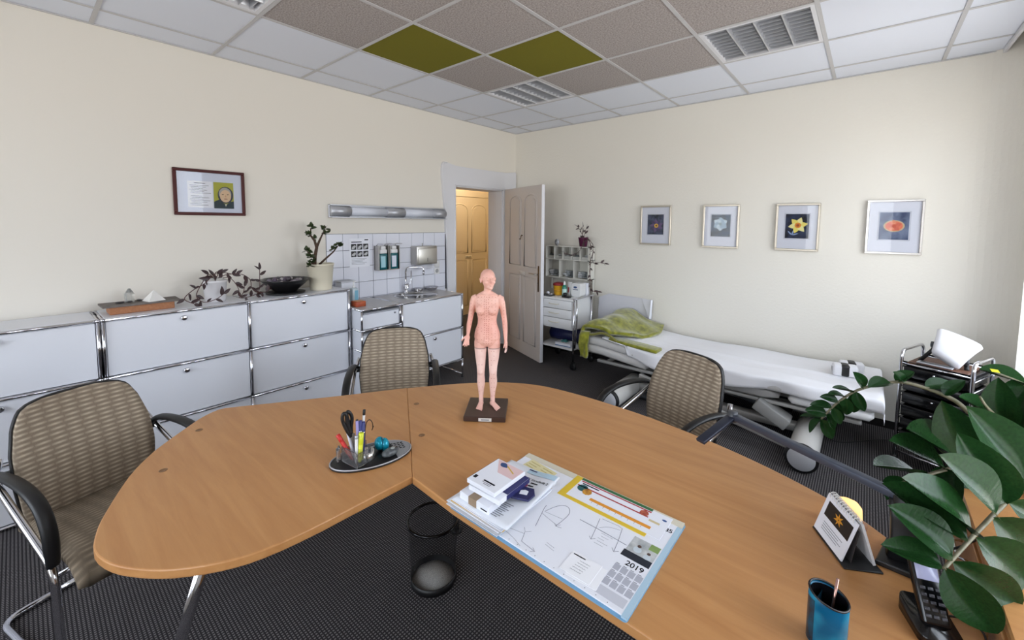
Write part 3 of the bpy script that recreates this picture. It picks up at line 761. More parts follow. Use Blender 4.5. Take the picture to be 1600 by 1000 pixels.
trailing(t, [[(.2, -3.545, 1.20), (.21, -3.53, 1.245), (.24, -3.57, 1.235), (.28, -3.63, 1.19), (.30, -3.70, 1.155), (.30, -3.745, 1.105), (.32, -3.70, 1.07)],
             [(.19, -3.55, 1.21), (.20, -3.58, 1.245), (.25, -3.63, 1.20), (.30, -3.68, 1.12), (.33, -3.65, 1.075), (.33, -3.58, 1.085), (.32, -3.53, 1.115)],
             [(.19, -3.53, 1.21), (.22, -3.48, 1.235), (.25, -3.40, 1.235), (.26, -3.345, 1.19), (.25, -3.33, 1.12), (.25, -3.27, 1.085), (.22, -3.21, 1.09), (.20, -3.19, 1.12)],
             [(.19, -3.53, 1.20), (.23, -3.47, 1.215), (.27, -3.43, 1.15), (.29, -3.42, 1.075), (.27, -3.37, 1.065), (.24, -3.30, 1.075)],
             [(.25, -3.30, 1.075), (.22, -3.27, 1.12), (.20, -3.26, 1.19), (.19, -3.255, 1.25)],
             [(.29, -3.43, 1.07), (.28, -3.40, 1.10), (.27, -3.385, 1.145)],
             [(.18, -3.55, 1.22), (.18, -3.53, 1.255), (.19, -3.49, 1.25), (.2, -3.44, 1.235)]], 4, .95)

t = thing('stone_bowl', 'black ceramic bowl of stones on a black saucer between the two potted plants', 'bowl', (.182, -3.07, ZT))
obj('saucer', MB().lathe([(.12, 0), (.14, .004), (.142, .012), (.12, .016), (0, .016)], 32), BLACK, t)
obj('bowl', MB().lathe([(.075, .016), (.085, .024), (.16, .092), (.178, .108), (.178, .113), (.168, .113), (.15, .098), (.09, .06), (0, .055)], 40), mat('black_ceramic', (22, 21, 23), .3), t)
rnd = random.Random(11)
sm_ = [mesh('stone', MB().ell((0, 0, 0), (.024, .018, .015), 8, 5), mat('stone_' + str(k), c, .35)) for k, c in enumerate([(120, 110, 122), (70, 62, 70), (176, 170, 172), (92, 78, 96)])]
for k in range(34):
    a = rnd.uniform(0, 2 * PI); r = .135 * math.sqrt(rnd.random())
    o = obj('stone', sm_[k % 4], None, t, loc=(r * math.cos(a), r * math.sin(a), .088 + .012 * (1 - r / .135) + rnd.uniform(0, .012)), rot=(rnd.uniform(0, 3), rnd.uniform(0, 3), rnd.uniform(0, 3)))
    o.scale = (rnd.uniform(.7, 1.2),) * 3

t = thing('jade_plant', 'small jade tree with bare trunk in a cream pot at the sideboard end', 'potted plant', (.19, -2.79, ZT))
obj('pot', MB().lathe([(.083, 0), (.085, .004), (.103, .205), (.107, .207), (.107, .218), (.099, .218), (.094, .19), (0, .188)], 32), mat('cream_ceramic', (226, 218, 196), .35), t)
obj('soil', MB().lathe([(.095, .19), (0, .194)], 20), mat('soil', (44, 34, 28), .95), t)
BARK = mat('jade_bark', (88, 66, 50), .8, noise=(60, (66, 48, 38)))
def q3(x, y, dx=0): return (dx, (x - 502) * .0055, .218 + (412 - y) * .0052)
br = [[(q3(492, 425), .017), (q3(494, 400), .015), (q3(497, 386), .013), (q3(494, 375), .010), (q3(488, 366), .008), (q3(489, 355), .005)],
      [(q3(497, 386), .011), (q3(502, 374), .009), (q3(506, 364, .01), .006), (q3(509, 356, .02), .004)],
      [(q3(500, 414), .009), (q3(508, 405, .02), .008), (q3(520, 394, .03), .006), (q3(529, 383, .03), .004)],
      [(q3(494, 402), .007), (q3(486, 398, .03), .005), (q3(479, 391, .04), .004)],
      [(q3(493, 414), .006), (q3(485, 410, .05), .005), (q3(481, 404, .06), .003)]]
JL = mat('jade_leaf', (44, 58, 32), .35, noise=(30, (66, 78, 44)))
jl = leaf_mesh('leaf', .036, .025, JL, .15, -.1, 5)
for b_ in br:
    obj('branch', MB().tube([p for p, r in b_], [r for p, r in b_], 8), BARK, t)
for (x, y, dx, cnt, sp) in [(489, 354, 0, 9, .018), (484, 366, .01, 8, .02), (508, 357, .02, 9, .02), (512, 364, .02, 6, .015), (528, 384, .03, 9, .02), (521, 390, .03, 6, .015), (479, 391, .04, 9, .02), (482, 400, .05, 8, .02), (484, 410, .06, 7, .02), (487, 403, .05, 6, .02), (480, 414, .07, 5, .012), (496, 372, 0, 4, .012)]:
    c = Vector(q3(x, y, dx))
    for k in range(int(cnt * 1.5)):
        d = Vector((rnd.uniform(-1, 1), rnd.uniform(-1, 1), rnd.uniform(-.3, 1)))
        put_leaf(t, jl, c + d * sp * .5, d, (0, 0, 1), rnd.uniform(-1, 1), rnd.uniform(.8, 1.2))
# ================================================================ ALONG THE BACK WALL
def noise_mat(name, c1, c2, sc, c3=None, rough=.6):
    m, nt, b = base(name, rough, 0, .2)
    tc = N(nt, 'TexCoord'); n = N(nt, 'TexNoise'); n.inputs['Scale'].default_value = sc; n.inputs['Detail'].default_value = 2
    nt.links.new(tc.outputs['Object'], n.inputs['Vector'])
    r = N(nt, 'MapRange'); r.inputs[1].default_value = .38; r.inputs[2].default_value = .62; nt.links.new(n.outputs['Fac'], r.inputs[0])
    nt.links.new(mixc(nt, r.outputs[0], c1, c2), b.inputs['Base Color']); return m
FRS = mat('champagne_silver', (178, 170, 156), .3, .7)
FRS2 = mat('bright_silver', (214, 210, 206), .22, .75)
def petal(c, a0, r0, r1, wd, n=7):
    pts = []
    for k in range(n + 1):
        s = k / n; pts.append((r0 + (r1 - r0) * s, wd * math.sin(PI * s ** .8)))
    for k in range(n - 1, 0, -1):
        s = k / n; pts.append((r0 + (r1 - r0) * s, -wd * math.sin(PI * s ** .8)))
    ca, sa = math.cos(a0), math.sin(a0)
    return [(c[0] + x * ca - y * sa, c[1] + x * sa + y * ca) for x, y in pts]
def picture(label, x0, x1, z0, z1, tilt, frm, bgm, flower):
    w_, h_ = x1 - x0, z1 - z0
    t = thing('flower_picture', label, 'picture', ((x0 + x1) / 2, -.002, z0), 0, 'framed flower photographs on the back wall')
    t.rotation_euler = (0, tilt, 0)
    f = MB(); e = .017; X = w_ / 2
    for a, b2 in (((-X, 0), (X, e)), ((-X, h_ - e), (X, h_)), ((-X, e), (-X + e, h_ - e)), ((X - e, e), (X, h_ - e))):
        f.rbox((a[0], -.022, a[1]), (b2[0], 0, b2[1]), .003, 1, sm=False)
    obj('frame', f, frm, t)
    obj('mat_board', MB().box((-X + .012, -.008, .012), (X - .012, -.004, h_ - .012)), mat('mat_board_white', (222, 225, 236), .7), t)
    pw, ph = .086, .106; c = (0, h_ / 2 + .008)
    bev = MB().tube([(-pw - .006, -.008, c[1] - ph - .006), (pw + .006, -.008, c[1] - ph - .006), (pw + .006, -.008, c[1] + ph + .006), (-pw - .006, -.008, c[1] + ph + .006)], .0016, 4, closed=True)
    obj('mat_bevel', bev, mat('bevel_grey', (190, 192, 200), .7), t)
    p = obj('photo_print', MB().box((-pw, -.0092, c[1] - ph), (pw, -.008, c[1] + ph)), bgm, t)
    for i, (pts, m) in enumerate(flower(c)): obj('petal', MB().prism(pts, -.0094 - .0002 * (i + 1), -.0094 - .0002 * i, ax='y'), m, p)
    obj('glazing', MB().box((-X + .014, -.0165, .014), (X - .014, -.0155, h_ - .014)), GLASS, t)
def circ(c, r, n=14, sy=1): return [(c[0] + r * math.cos(2 * PI * k / n), c[1] + r * sy * math.sin(2 * PI * k / n)) for k in range(n)]
def fl1(c):
    c = (c[0] + .01, c[1] - .012); m = [mat('petal_violet', (96, 74, 120), .6), mat('petal_violet_dark', (62, 50, 92), .6)]
    return [(petal(c, .3 + k * 2 * PI / 9, .0, .075, .019), m[k % 2]) for k in range(9)] + [(circ(c, .022), mat('stamen_yellow', (226, 176, 52), .6)), (circ(c, .009), mat('stamen_dark', (70, 44, 40), .6))]
def fl2(c):
    c = (c[0] - .002, c[1] + .015); m = [mat('petal_ice', (196, 212, 222), .6), mat('petal_ice_shade', (158, 182, 198), .6)]
    return [(petal(c, .5 + k * 2 * PI / 6, -.005, .068, .034), m[k % 2]) for k in range(6)] + [(circ(c, .013), mat('petal_core', (132, 156, 160), .6))]
def fl3(c):
    c = (c[0] + .006, c[1] + .008); m = [mat('petal_yellow', (238, 222, 110), .6), mat('petal_yellow_pale', (240, 232, 160), .6)]
    return [(petal((c[0] - .04, c[1] - .085), .3 + k, -.0, .05, .006), mat('stalk_blue', (140, 160, 200), .6)) for k in range(3)] + [(petal(c, .2 + k * PI / 3, .0, .073, .022), m[k % 2]) for k in range(6)] + [(circ(c, .024, 12), mat('trumpet_orange', (226, 140, 36), .6)), (circ(c, .012), mat('trumpet_red', (170, 74, 30), .6))]
def fl4(c):
    c = (c[0], c[1] - .0); out = [(circ(c, .062, 18, .74), mat('rose_edge', (198, 178, 140), .6)), (circ(c, .052, 18, .74), mat('rose_coral', (226, 124, 92), .6))]
    for k in range(5): out.append((petal(c, k * 1.257 + .4, .008, .048, .014), mat('rose_pink' if k % 2 else 'rose_salmon', (232, 146, 112) if k % 2 else (214, 104, 80), .6)))
    return out + [(circ(c, .014), mat('rose_heart', (206, 92, 64), .6))]
picture('silver framed violet anemone photo, first from the door', 1.787, 2.116, 1.395, 1.811, 0, FRS, noise_mat('anemone_ground', (34, 44, 56), (78, 86, 112), 22), fl1)
picture('silver framed white blossom photo, second from the door', 2.428, 2.752, 1.388, 1.806, .006, FRS, noise_mat('blossom_ground', (18, 24, 34), (62, 80, 104), 18), fl2)
picture('silver framed yellow daffodil photo, third from the door', 3.045, 3.366, 1.390, 1.802, .006, FRS, noise_mat('daffodil_ground', (16, 18, 28), (46, 56, 84), 16), fl3)
picture('bright silver framed coral rose photo nearest the window', 3.667, 3.999, 1.392, 1.815, .0, FRS2, noise_mat('rose_ground', (70, 82, 112), (122, 134, 160), 14), fl4)

# ---------------------------------------------------------------- drawer trolley by the door
t = thing('drawer_trolley', 'white three-drawer trolley on castors behind the open door', 'trolley', (1.055, -.34, 0))
b = MB().box((-.225, -.19, .44), (.215, .20, .455)).box((-.225, -.19, .455), (-.21, .20, .765)).box((.20, -.19, .455), (.215, .20, .765)).box((-.21, .19, .455), (.20, .20, .765)); obj('carcass', b, WHITEP, t)
obj('top', MB().rbox((-.235, -.215, .765), (.225, .21, .783), .006, 2), WHITEP, t)
for k in range(3):
    z = .458 + k * .103
    d = obj('drawer', MB().rbox((-.222, -.208, z), (.205, -.19, z + .098), .004, 2), WHITEP, t)
    obj('handle', MB().tube(fil([(-.09, -.208, z + .055), (-.08, -.226, z + .05), (.03, -.226, z + .05), (.04, -.208, z + .055)], .015), .005, 6), mat('handle_ivory', (214, 208, 190), .4), d)
obj('shelf', MB().rbox((-.225, -.20, .215), (.225, .20, .233), .004, 2), WHITEP, t)
for x, y in ((.228, -.195), (.228, .19), (-.228, -.195), (-.228, .19)):
    p = obj('post', MB().tube([(x, y, .09), (x, y, .80)], .0115, 10), CHROME, t)
    c = obj('castor', MB().lathe([(.036, -.011), (.04, -.006), (.04, .006), (.036, .011)], 18, (x, y, .0405), axis='y'), BLACK, t)
    obj('castor_fork', MB().box((x - .012, y - .018, .04), (x + .012, y - .013, .085)).box((x - .012, y + .013, .04), (x + .012, y + .018, .085)).box((x - .014, y - .018, .083), (x + .014, y + .018, .095)), BLACK, c)
obj('push_rail', MB().tube(fil([(.228, -.195, .79), (.262, -.20, .80), (.262, .19, .80), (.228, .19, .79)], .02), .009, 8), CHROME, t)
obj('push_bar', MB().tube(fil([(.258, -.185, .80), (.265, -.19, .5), (.245, -.19, .25)], .1), .0095, 8), CHROME, t)
NAVY = mat('navy_vinyl', (24, 28, 74), .45)
t = thing('bolster', 'dark navy bolster roll on the lower shelf of the drawer trolley', 'bolster', (1.03, -.27, .2335))
obj('roll', MB().lathe([(.0, -.21), (.06, -.21), (.078, -.19), (.078, .19), (.06, .21), (0, .21)], 24, (0, 0, .0785), axis='x'), NAVY, t)
obj('end_seam', MB().lathe([(.0785, .186), (.0795, .19), (.0785, .194)], 24, (0, 0, .0785), axis='x'), mat('navy_seam', (16, 18, 50), .5), t)
t = thing('supply_box', 'flat white box with teal cloth on the trolley lower shelf', 'box', (1.13, -.445, .2335), .05)
obj('carton', MB().rbox((-.10, -.07, 0), (.10, .07, .04), .003, 1, sm=False), PAPER, t)
obj('blue_edge', MB().box((-.1004, -.0704, .004), (.1004, -.0701, .014)), mat('print_blue', (70, 104, 150), .6), t)
obj('teal_cloth', MB().grid(lambda u, v: (-.06 + .09 * u, -.03 + .08 * v, .042 + .02 * math.sin(u * 3.1) * math.sin(v * 3.1) + .006 * math.sin(u * 14)), 8, 8), mat('teal_cloth', (70, 140, 140), .8), t)
# organiser on the wall above
t = thing('wall_organiser', 'white open compartment rack with clear bins above the drawer trolley', 'organiser', (.935, -.012, .955))
ORG = mat('rack_white', (216, 214, 206), .5); CLEAR = mat('bin_frost', (186, 186, 180), .3)
b = MB(); X = .302
for z in (0, .222, .38): b.box((-X, -.15, z), (X, 0, z + .010))
obj('shelves', b, ORG, t)
obj('back_sheet', MB().box((-X, -.004, .01), (X, 0, .38)), mat('rack_back', (206, 204, 194), .6), t)
for x in (-X, X - .008): obj('side', MB().box((x, -.15, .0), (x + .008, -.004, .39)), ORG, t)
for x in (-.104, .098): obj('divider', MB().box((x, -.148, .01), (x + .005, -.004, .222)), ORG, t)
for k in range(1, 5): obj('divider', MB().box((-X + k * .121, -.148, .232), (-X + k * .121 + .004, -.004, .38)), ORG, t)
obj('support', MB().box((-X, -.03, -.16), (-X + .01, 0, 0)), ORG, t); obj('support', MB().box((X - .01, -.03, -.16), (X, 0, 0)), ORG, t)
rnd = random.Random(5)
BINC = [mat('pack_a', (196, 198, 200), .5), mat('pack_b', (150, 156, 158), .5), mat('pack_c', (112, 118, 120), .5)]
for cx, wd in ((-.205, .17), (0, .17), (.2, .17)):
    lb = ['stack of wrapped packs in the rack compartment nearest the door', 'heap of wrapped packs in the middle lower rack compartment', 'heap of small packs in the rack compartment nearest the bed'][int(round(cx / .2)) + 1]
    g = thing('supply_packs', lb, 'packs', (.935 + cx, -.085, .966))
    for k in range(9):
        a = rnd.uniform(.03, .05); bb = rnd.uniform(.02, .035); z = .003 + (k // 3) * .026
        o = obj('pack', MB().rbox((-a, -bb, 0), (a, bb, .022), .004, 1), BINC[k % 3], g, loc=((k % 3 - 1) * .045 * (1 if cx else .9), rnd.uniform(-.02, .02), z), rot=(rnd.uniform(-.15, .15), 0, rnd.uniform(-.5, .5)))
        o.scale = (.6, .8, 1)
for k in range(5):
    lb = ['first', 'second', 'third', 'fourth', 'fifth'][k]
    g = thing('ampoule_bin', 'small clear bin of packs on the rack upper row, %s from the door' % lb, 'bin', (.935 - .302 + .06 + k * .121, -.08, 1.188), 0, 'bins on the upper row of the rack')
    obj('tray', MB().box((-.048, -.05, 0), (.048, .05, .004)).box((-.048, -.053, 0), (.048, -.05, .035)), CLEAR, g)
    for r in range(3): obj('pack', MB().rbox((-.04, -.02, 0), (.04, .02, .014), .003, 1), BINC[(k + r) % 3], g, loc=(0, rnd.uniform(-.015, .02), .005 + r * .016), rot=(0, rnd.uniform(-.15, .15), rnd.uniform(-.3, .3)))
# clock and purple pot on the rack
ZO = 1.3455
t = thing('desk_clock', 'small round silver clock standing on the rack', 'clock', (.765, -.11, ZO), -.5)
obj('case', MB().lathe([(.0, .012), (.033, .012), (.038, .006), (.038, -.012), (.033, -.016), (.031, -.012), (0, -.012)], 28, (0, 0, .042), axis='y'), ALU, t)
f = obj('dial', MB().lathe([(.031, -.0125), (0, -.0128)], 24, (0, 0, .042), axis='y'), PAPER, t)
obj('hand', MB().tube([(0, -.0135, .042), (.012, -.0135, .05)], .0014, 4), INK, f); obj('hand', MB().tube([(0, -.0135, .042), (-.004, -.0135, .063)], .0011, 4), INK, f)
obj('foot', MB().tube([(-.018, 0, .0), (-.014, 0, .012)], .004, 6), ALU, t); obj('foot', MB().tube([(.018, 0, .0), (.014, 0, .012)], .004, 6), ALU, t)
t = thing('hanging_plant', 'dark trailing plant in a purple pot on the wall rack', 'potted plant', (1.125, -.095, ZO))
obj('pot', MB().lathe([(.043, 0), (.045, .003), (.058, .098), (.061, .10), (.061, .108), (.054, .108), (.05, .09), (0, .088)], 24), mat('purple_glaze', (92, 32, 66), .22), t)
trailing(t, [[(1.125, -.095, 1.44), (1.11, -.11, 1.50), (1.09, -.12, 1.545), (1.07, -.13, 1.57)], [(1.13, -.095, 1.44), (1.15, -.1, 1.51), (1.17, -.11, 1.56)], [(1.12, -.095, 1.44), (1.13, -.12, 1.52), (1.135, -.13, 1.585)],
             [(1.14, -.10, 1.44), (1.20, -.13, 1.455), (1.25, -.15, 1.38), (1.262, -.17, 1.27), (1.27, -.17, 1.15), (1.262, -.18, 1.02), (1.275, -.18, .90), (1.29, -.18, .80)],
             [(1.15, -.10, 1.44), (1.22, -.12, 1.43), (1.29, -.14, 1.34), (1.285, -.16, 1.22), (1.30, -.17, 1.17), (1.37, -.17, 1.175), (1.44, -.16, 1.17)],
             [(1.13, -.11, 1.44), (1.17, -.16, 1.43), (1.15, -.19, 1.32), (1.08, -.20, 1.26), (1.0, -.20, 1.25), (.93, -.20, 1.27)],
             [(1.25, -.15, 1.38), (1.29, -.16, 1.30), (1.27, -.18, 1.16), (1.285, -.19, 1.0), (1.31, -.19, .86), (1.37, -.18, .845)]], 3, .95, 9)
# bottles and boxes on the trolley
ZB = .7835
t = thing('sharps_container', 'yellow sharps bucket with dark red lid on the drawer trolley', 'container', (.955, -.345, ZB))
obj('bucket', MB().lathe([(.05, 0), (.053, .004), (.06, .105), (.064, .107), (.064, .118), (.0, .118)], 24), mat('sharps_yellow', (226, 170, 40), .4), t)
obj('lid', MB().lathe([(.067, .112), (.068, .126), (.058, .140), (.03, .148), (0, .149)], 24), mat('lid_red', (132, 30, 36), .4), t)
obj('band', MB().lathe([(.0555, .045), (.0585, .045), (.0605, .065), (.058, .065)], 24), mat('sharps_band', (206, 148, 34), .5), t)
t = thing('spray_bottle', 'green disinfectant bottle with white cap on the drawer trolley', 'bottle', (1.06, -.385, ZB))
obj('body', MB().lathe([(.024, 0), (.026, .004), (.026, .10), (.02, .12), (.012, .128), (.012, .135)], 18), mat('green_bottle', (44, 128, 108), .25), t)
obj('label_wrap', MB().lathe([(.0265, .02), (.0265, .085)], 18), mat('label_mint', (190, 222, 214), .6), t)
obj('cap', MB().lathe([(.013, .133), (.014, .137), (.010, .168), (.006, .172), (0, .172)], 14), WHITEP, t)
t = thing('cream_tube', 'white tube with red print standing on its cap on the trolley', 'tube', (1.085, -.31, ZB))
rr = [ring((0, 0), .022, .022, 18, 0), ring((0, 0), .022, .022, 18, .02), ring((0, 0), .026, .024, 18, .024), ring((0, 0), .028, .018, 18, .10), ring((0, 0), .030, .003, 18, .158)]
obj('body', MB().loft(rr), WHITEP, t)
obj('red_print', MB().prism([(-.006, .04), (.008, .04), (.008, .10), (-.006, .10)], -.0262, -.0245, ax='y'), mat('print_red', (150, 44, 56), .6), t)
t = thing('tissue_dispenser', 'white rounded dispenser box with blue oval mark on the trolley', 'dispenser', (1.195, -.30, ZB))
obj('body', MB().prism(rrect(-.062, .062, 0, .158, .03), -.06, .06, ax='y', bev=.006), WHITEP, t)
obj('blue_mark', MB().prism(circ((-.006, .112), .024, 16, .5), -.0612, -.0602, ax='y'), mat('mark_blue', (36, 66, 118), .5), t)
obj('lettering', MB().box((-.035, -.0612, .082), (.03, -.0602, .090)), mat('mark_grey_blue', (90, 104, 130), .5), t)
t = thing('tape_holder', 'low black tape holder at the trolley front edge', 'holder', (1.135, -.455, ZB))
obj('base', MB().rbox((-.05, -.025, 0), (.05, .025, .018), .006, 2), BLACK, t); obj('roll', MB().lathe([(.0, -.015), (.02, -.015), (.02, .015), (0, .015)], 16, (-.02, 0, .035), axis='y'), BLACK, t)
t = thing('instrument_tray', 'dark grey tray with instruments at the trolley edge beside the door', 'tray', (.90, -.47, ZB))
obj('tray', MB().rbox((-.06, -.05, 0), (.06, .05, .015), .004, 1), mat('tray_grey', (66, 66, 68), .4), t)
obj('instrument', MB().tube([(-.05, -.01, .018), (.05, .01, .020)], .004, 6), CHROME, t); obj('cotton_pad', MB().ell((-.03, .03, .028), (.022, .018, .014)), PAPER, t)
t = thing('flat_pack', 'flat folded tissue pack behind the tissue dispenser', 'pack', (1.225, -.20, ZB))
obj('pack', MB().rbox((-.04, -.03, 0), (.04, .03, .15), .006, 2), PAPER, t)

# white board leaning at the wall behind the bed head
t = thing('wall_board', 'white plastic sheet with folded corners leaning on the wall behind the bed', 'board', (1.64, -.022, .30))
BRD = mat('board_white', (214, 214, 220), .35)
obj('sheet', MB().prism([(-.34, 0), (.31, 0), (.31, .35), (.19, .505), (-.20, .512), (-.325, .46)], -.008, 0, ax='y'), BRD, t)
obj('corner_fold', MB().add([(.19, -.010, .505), (.31, -.010, .50), (.292, -.034, .30), (.30, -.012, .29)], [(0, 2, 1), (0, 3, 2), (1, 2, 3)]), BRD, t)
obj('edge_fold', MB().add([(.292, -.036, .30), (.305, -.012, .29), (.318, -.012, .50), (.306, -.03, .50)], [(0, 1, 2, 3)]), PAPER, t)
obj('corner_fold', MB().add([(-.20, -.010, .512), (-.325, -.010, .46), (-.32, -.02, .36)], [(0, 1, 2)]), BRD, t)

# ---------------------------------------------------------------- treatment bed
BX0, BX1, BY0, BY1 = 1.60, 3.80, -.85, -.05
UPH = mat('grey_white_vinyl', (206, 204, 202), .4); FRG = mat('light_grey_metal', (176, 175, 172), .4, .2); DKG = mat('dark_grey_metal', (74, 76, 80), .45, .3)
t = thing('treatment_bed', 'height-adjustable treatment bed with pale upholstery along the back wall', 'bed', (2.70, -.45, 0))
Lb = lambda x, y, z: (x - 2.70, y + .45, z)
def headup(x): return .055 * (1 - min(1, max(0, (x - 1.75) / .55))) ** 1.0 if x < 2.3 else 0
def slab(x0, x1, z0, z1, y0, y1, r, nx=14, hu=True):
    rings = []
    sec_ = rrect(y0, y1, z0, z1, r, 4)
    for k in range(nx + 1):
        x = x0 + (x1 - x0) * k / nx; e = min(x - x0, x1 - x)
        sh = r * (1 - math.sqrt(max(0, 1 - (1 - min(1, e / r)) ** 2))) if e < r else 0
        cy_, cz_ = (y0 + y1) / 2, (z0 + z1) / 2
        rings.append([Lb(x, cy_ + (p[0] - cy_) * (1 - 2 * sh / (y1 - y0)), cz_ + (p[1] - cz_) * (1 - 1.6 * sh / (z1 - z0)) + (headup(x) if hu else 0)) for p in sec_])
    return MB().loft(rings)
xsA = slab(BX0, 2.06, .375, .462, BY0, BY1, .035, 30); obj('head_section', xsA, UPH, t)
obj('body_section', slab(2.065, 3.33, .375, .460, BY0, BY1, .03, 40), UPH, t)
obj('foot_section', slab(3.335, BX1, .375, .460, BY0, BY1, .035, 30), UPH, t)
obj('lower_pad', slab(3.30, BX1 - .02, .315, .374, BY0 - .005, BY1, .028, 20, False), WHITEP, t)
obj('side_cover', slab(BX0 - .02, 2.25, .29, .385, BY0 + .01, BY1, .04, 20), UPH, t)
obj('side_cover', slab(2.26, 3.24, .305, .374, BY0 + .015, BY1, .02, 10, False), mat('grey_cover', (158, 156, 154), .5), t)
for y in (-.78, -.14): obj('frame_rail', MB().rbox(Lb(1.72, y - .02, .262), Lb(3.72, y + .02, .290), .005, 1), FRG, t)
for x in (1.8, 2.6, 3.45): obj('cross_rail', MB().rbox(Lb(x, -.78, .268), Lb(x + .04, -.14, .288), .004, 1), FRG, t)
obj('base_beam', MB().rbox(Lb(1.95, -.74, .07), Lb(3.50, -.66, .13), .008, 1), FRG, t)
obj('base_beam', MB().rbox(Lb(1.95, -.32, .07), Lb(3.50, -.24, .13), .008, 1), FRG, t)
def bar(nm, a, b2, w_, h_, m):
    a, b2 = Vector(Lb(*a)), Vector(Lb(*b2)); d = b2 - a
    M = Matrix.Translation(a) @ d.to_track_quat('X', 'Z').to_matrix().to_4x4()
    return obj(nm, MB().rbox((0, -w_ / 2, -h_ / 2), (d.length, w_ / 2, h_ / 2), .004, 1).xf(M), m, t)
bar('lift_arm', (2.20, -.90, .265), (3.38, -1.02, .075), .035, .05, FRG)
bar('lift_arm', (2.55, -.55, .26), (3.30, -.55, .11), .04, .04, DKG)
bar('lift_arm', (3.05, -.62, .27), (2.35, -.62, .11), .04, .04, DKG)
bar('lift_cylinder', (2.75, -.48, .25), (3.3, -.48, .14), .045, .045, CHROME)
cb = obj('control_box', MB().rbox((-.12, -.07, -.04), (.12, .07, .05), .008, 2).xf(Matrix.Translation(Vector(Lb(3.20, -.80, .20))) @ Matrix.Rotation(.5, 4, 'Y')), mat('box_grey', (158, 158, 156), .45), t)
for x, y1 in ((3.43, -.62), (2.05, -.62)):
    r = obj('foot_roller', MB().lathe([(.078, -1.19), (.086, -1.18), (.086, y1), (.078, y1 + .01)], 32, Lb(x, 0, .0960), axis='y'), mat('roller_grey', (196, 194, 190), .4), t)
    obj('end_cap', MB().lathe([(.0, -1.212), (.074, -1.212), (.080, -1.205), (.080, -1.19)], 32, Lb(x, 0, .0960), axis='y'), mat('cap_grey', (190, 192, 197), .4), r)
    obj('rubber_ring', MB().lathe([(.080, -1.207), (.0935, -1.204), (.0955, -1.195), (.0955, -1.178), (.0865, -1.172)], 32, Lb(x, 0, .0960), axis='y'), BLACK, r)
    obj('rubber_ring', MB().lathe([(.0865, y1 - .03), (.094, y1 - .025), (.094, y1 + .02), (.0865, y1 + .025)], 32, Lb(x, 0, .0960), axis='y'), BLACK, r)
for k in range(2): obj('roller_slot', MB().tube([Lb(3.43 + .0868 * math.sin(a), -.95 + .12 * k, .0865 + .0868 * math.cos(a)) for a in [.1 + .12 * i for i in range(8)]], .003, 5), BLACK, t)
obj('roller_axle', MB().tube([Lb(3.43, -.63, .0865), Lb(3.43, -.2, .0865)], .03, 10), DKG, t); obj('roller_axle', MB().tube([Lb(2.05, -.63, .0865), Lb(2.05, -.2, .0865)], .03, 10), DKG, t)
obj('floor_plate', MB().rbox(Lb(2.1, -.80, .02), Lb(3.0, -.70, .05), .006, 1), DKG, t)
for x in (2.0, 3.4): obj('rear_foot', MB().tube([Lb(x + .05, -.2, .0), Lb(x + .05, -.2, .14)], .03, 12), DKG, t)
# draped white sheet
def sheet_pt(a, bb):
    """a along the bed (m), bb across from the wall (m)"""
    x = a; y = BY1 - .002 - bb; z = .484 + headup(a) + .004 * math.sin(a * 9 + bb * 5) + .003 * math.sin(bb * 22 - a * 4) - .010 * math.sin((a - 1.8) * 1.5) + .012 * math.exp(-((bb - .43 - .03 * math.sin(a * 2)) / .022) ** 2) * min(1, max(0, (a - 2.1) / .4)) + .007 * math.exp(-((bb - .64 - .05 * math.sin(a * 1.7 + 1)) / .03) ** 2)
    R_ = .03
    over = bb - (BY1 - BY0 - .005)
    if over > 0:
        ang = min(PI / 2, over / R_); y = BY0 + .003 - R_ * math.sin(ang) * .5 - .004 - .008 * math.sin(a * 17) * min(1, over / .05)
        z -= R_ * (1 - math.cos(ang)) + max(0, over - R_ * PI / 2)
        y -= .02 * math.sin(a * 11 + 1) * max(0, over - .03) / .1
    ex = a - (BX1 + .005)
    if ex > 0:
        ang = min(PI / 2, ex / R_); x = BX1 + .012 + R_ * math.sin(ang) * .5; z -= R_ * (1 - math.cos(ang)) + max(0, ex - R_ * PI / 2)
    return x, y, z
def sh_fn(u, v):
    a = 1.80 + (BX1 + .10 - 1.80) * u
    drop = .105 + .045 * math.sin(2.2 * (a - 1.9)) ** 2 - .05 * max(0, (a - 3.3) / .6)
    if a < 2.05: drop = .02
    x, y, z = sheet_pt(a, (BY1 - BY0 + drop) * v)
    return Lb(x, y, z)
sh = MB().grid(sh_fn, 90, 44)
o = obj('bed_sheet', sh, mat('white_terry', (238, 238, 242), .85, bump=(120, .3, .002), spec=.15), loc=(2.70, -.45, 0)); tag(o, 'white cotton sheet draped over the treatment bed', 'sheet')
m_ = o.modifiers.new('thickness', 'SOLIDIFY'); m_.thickness = .004; m_.offset = 1
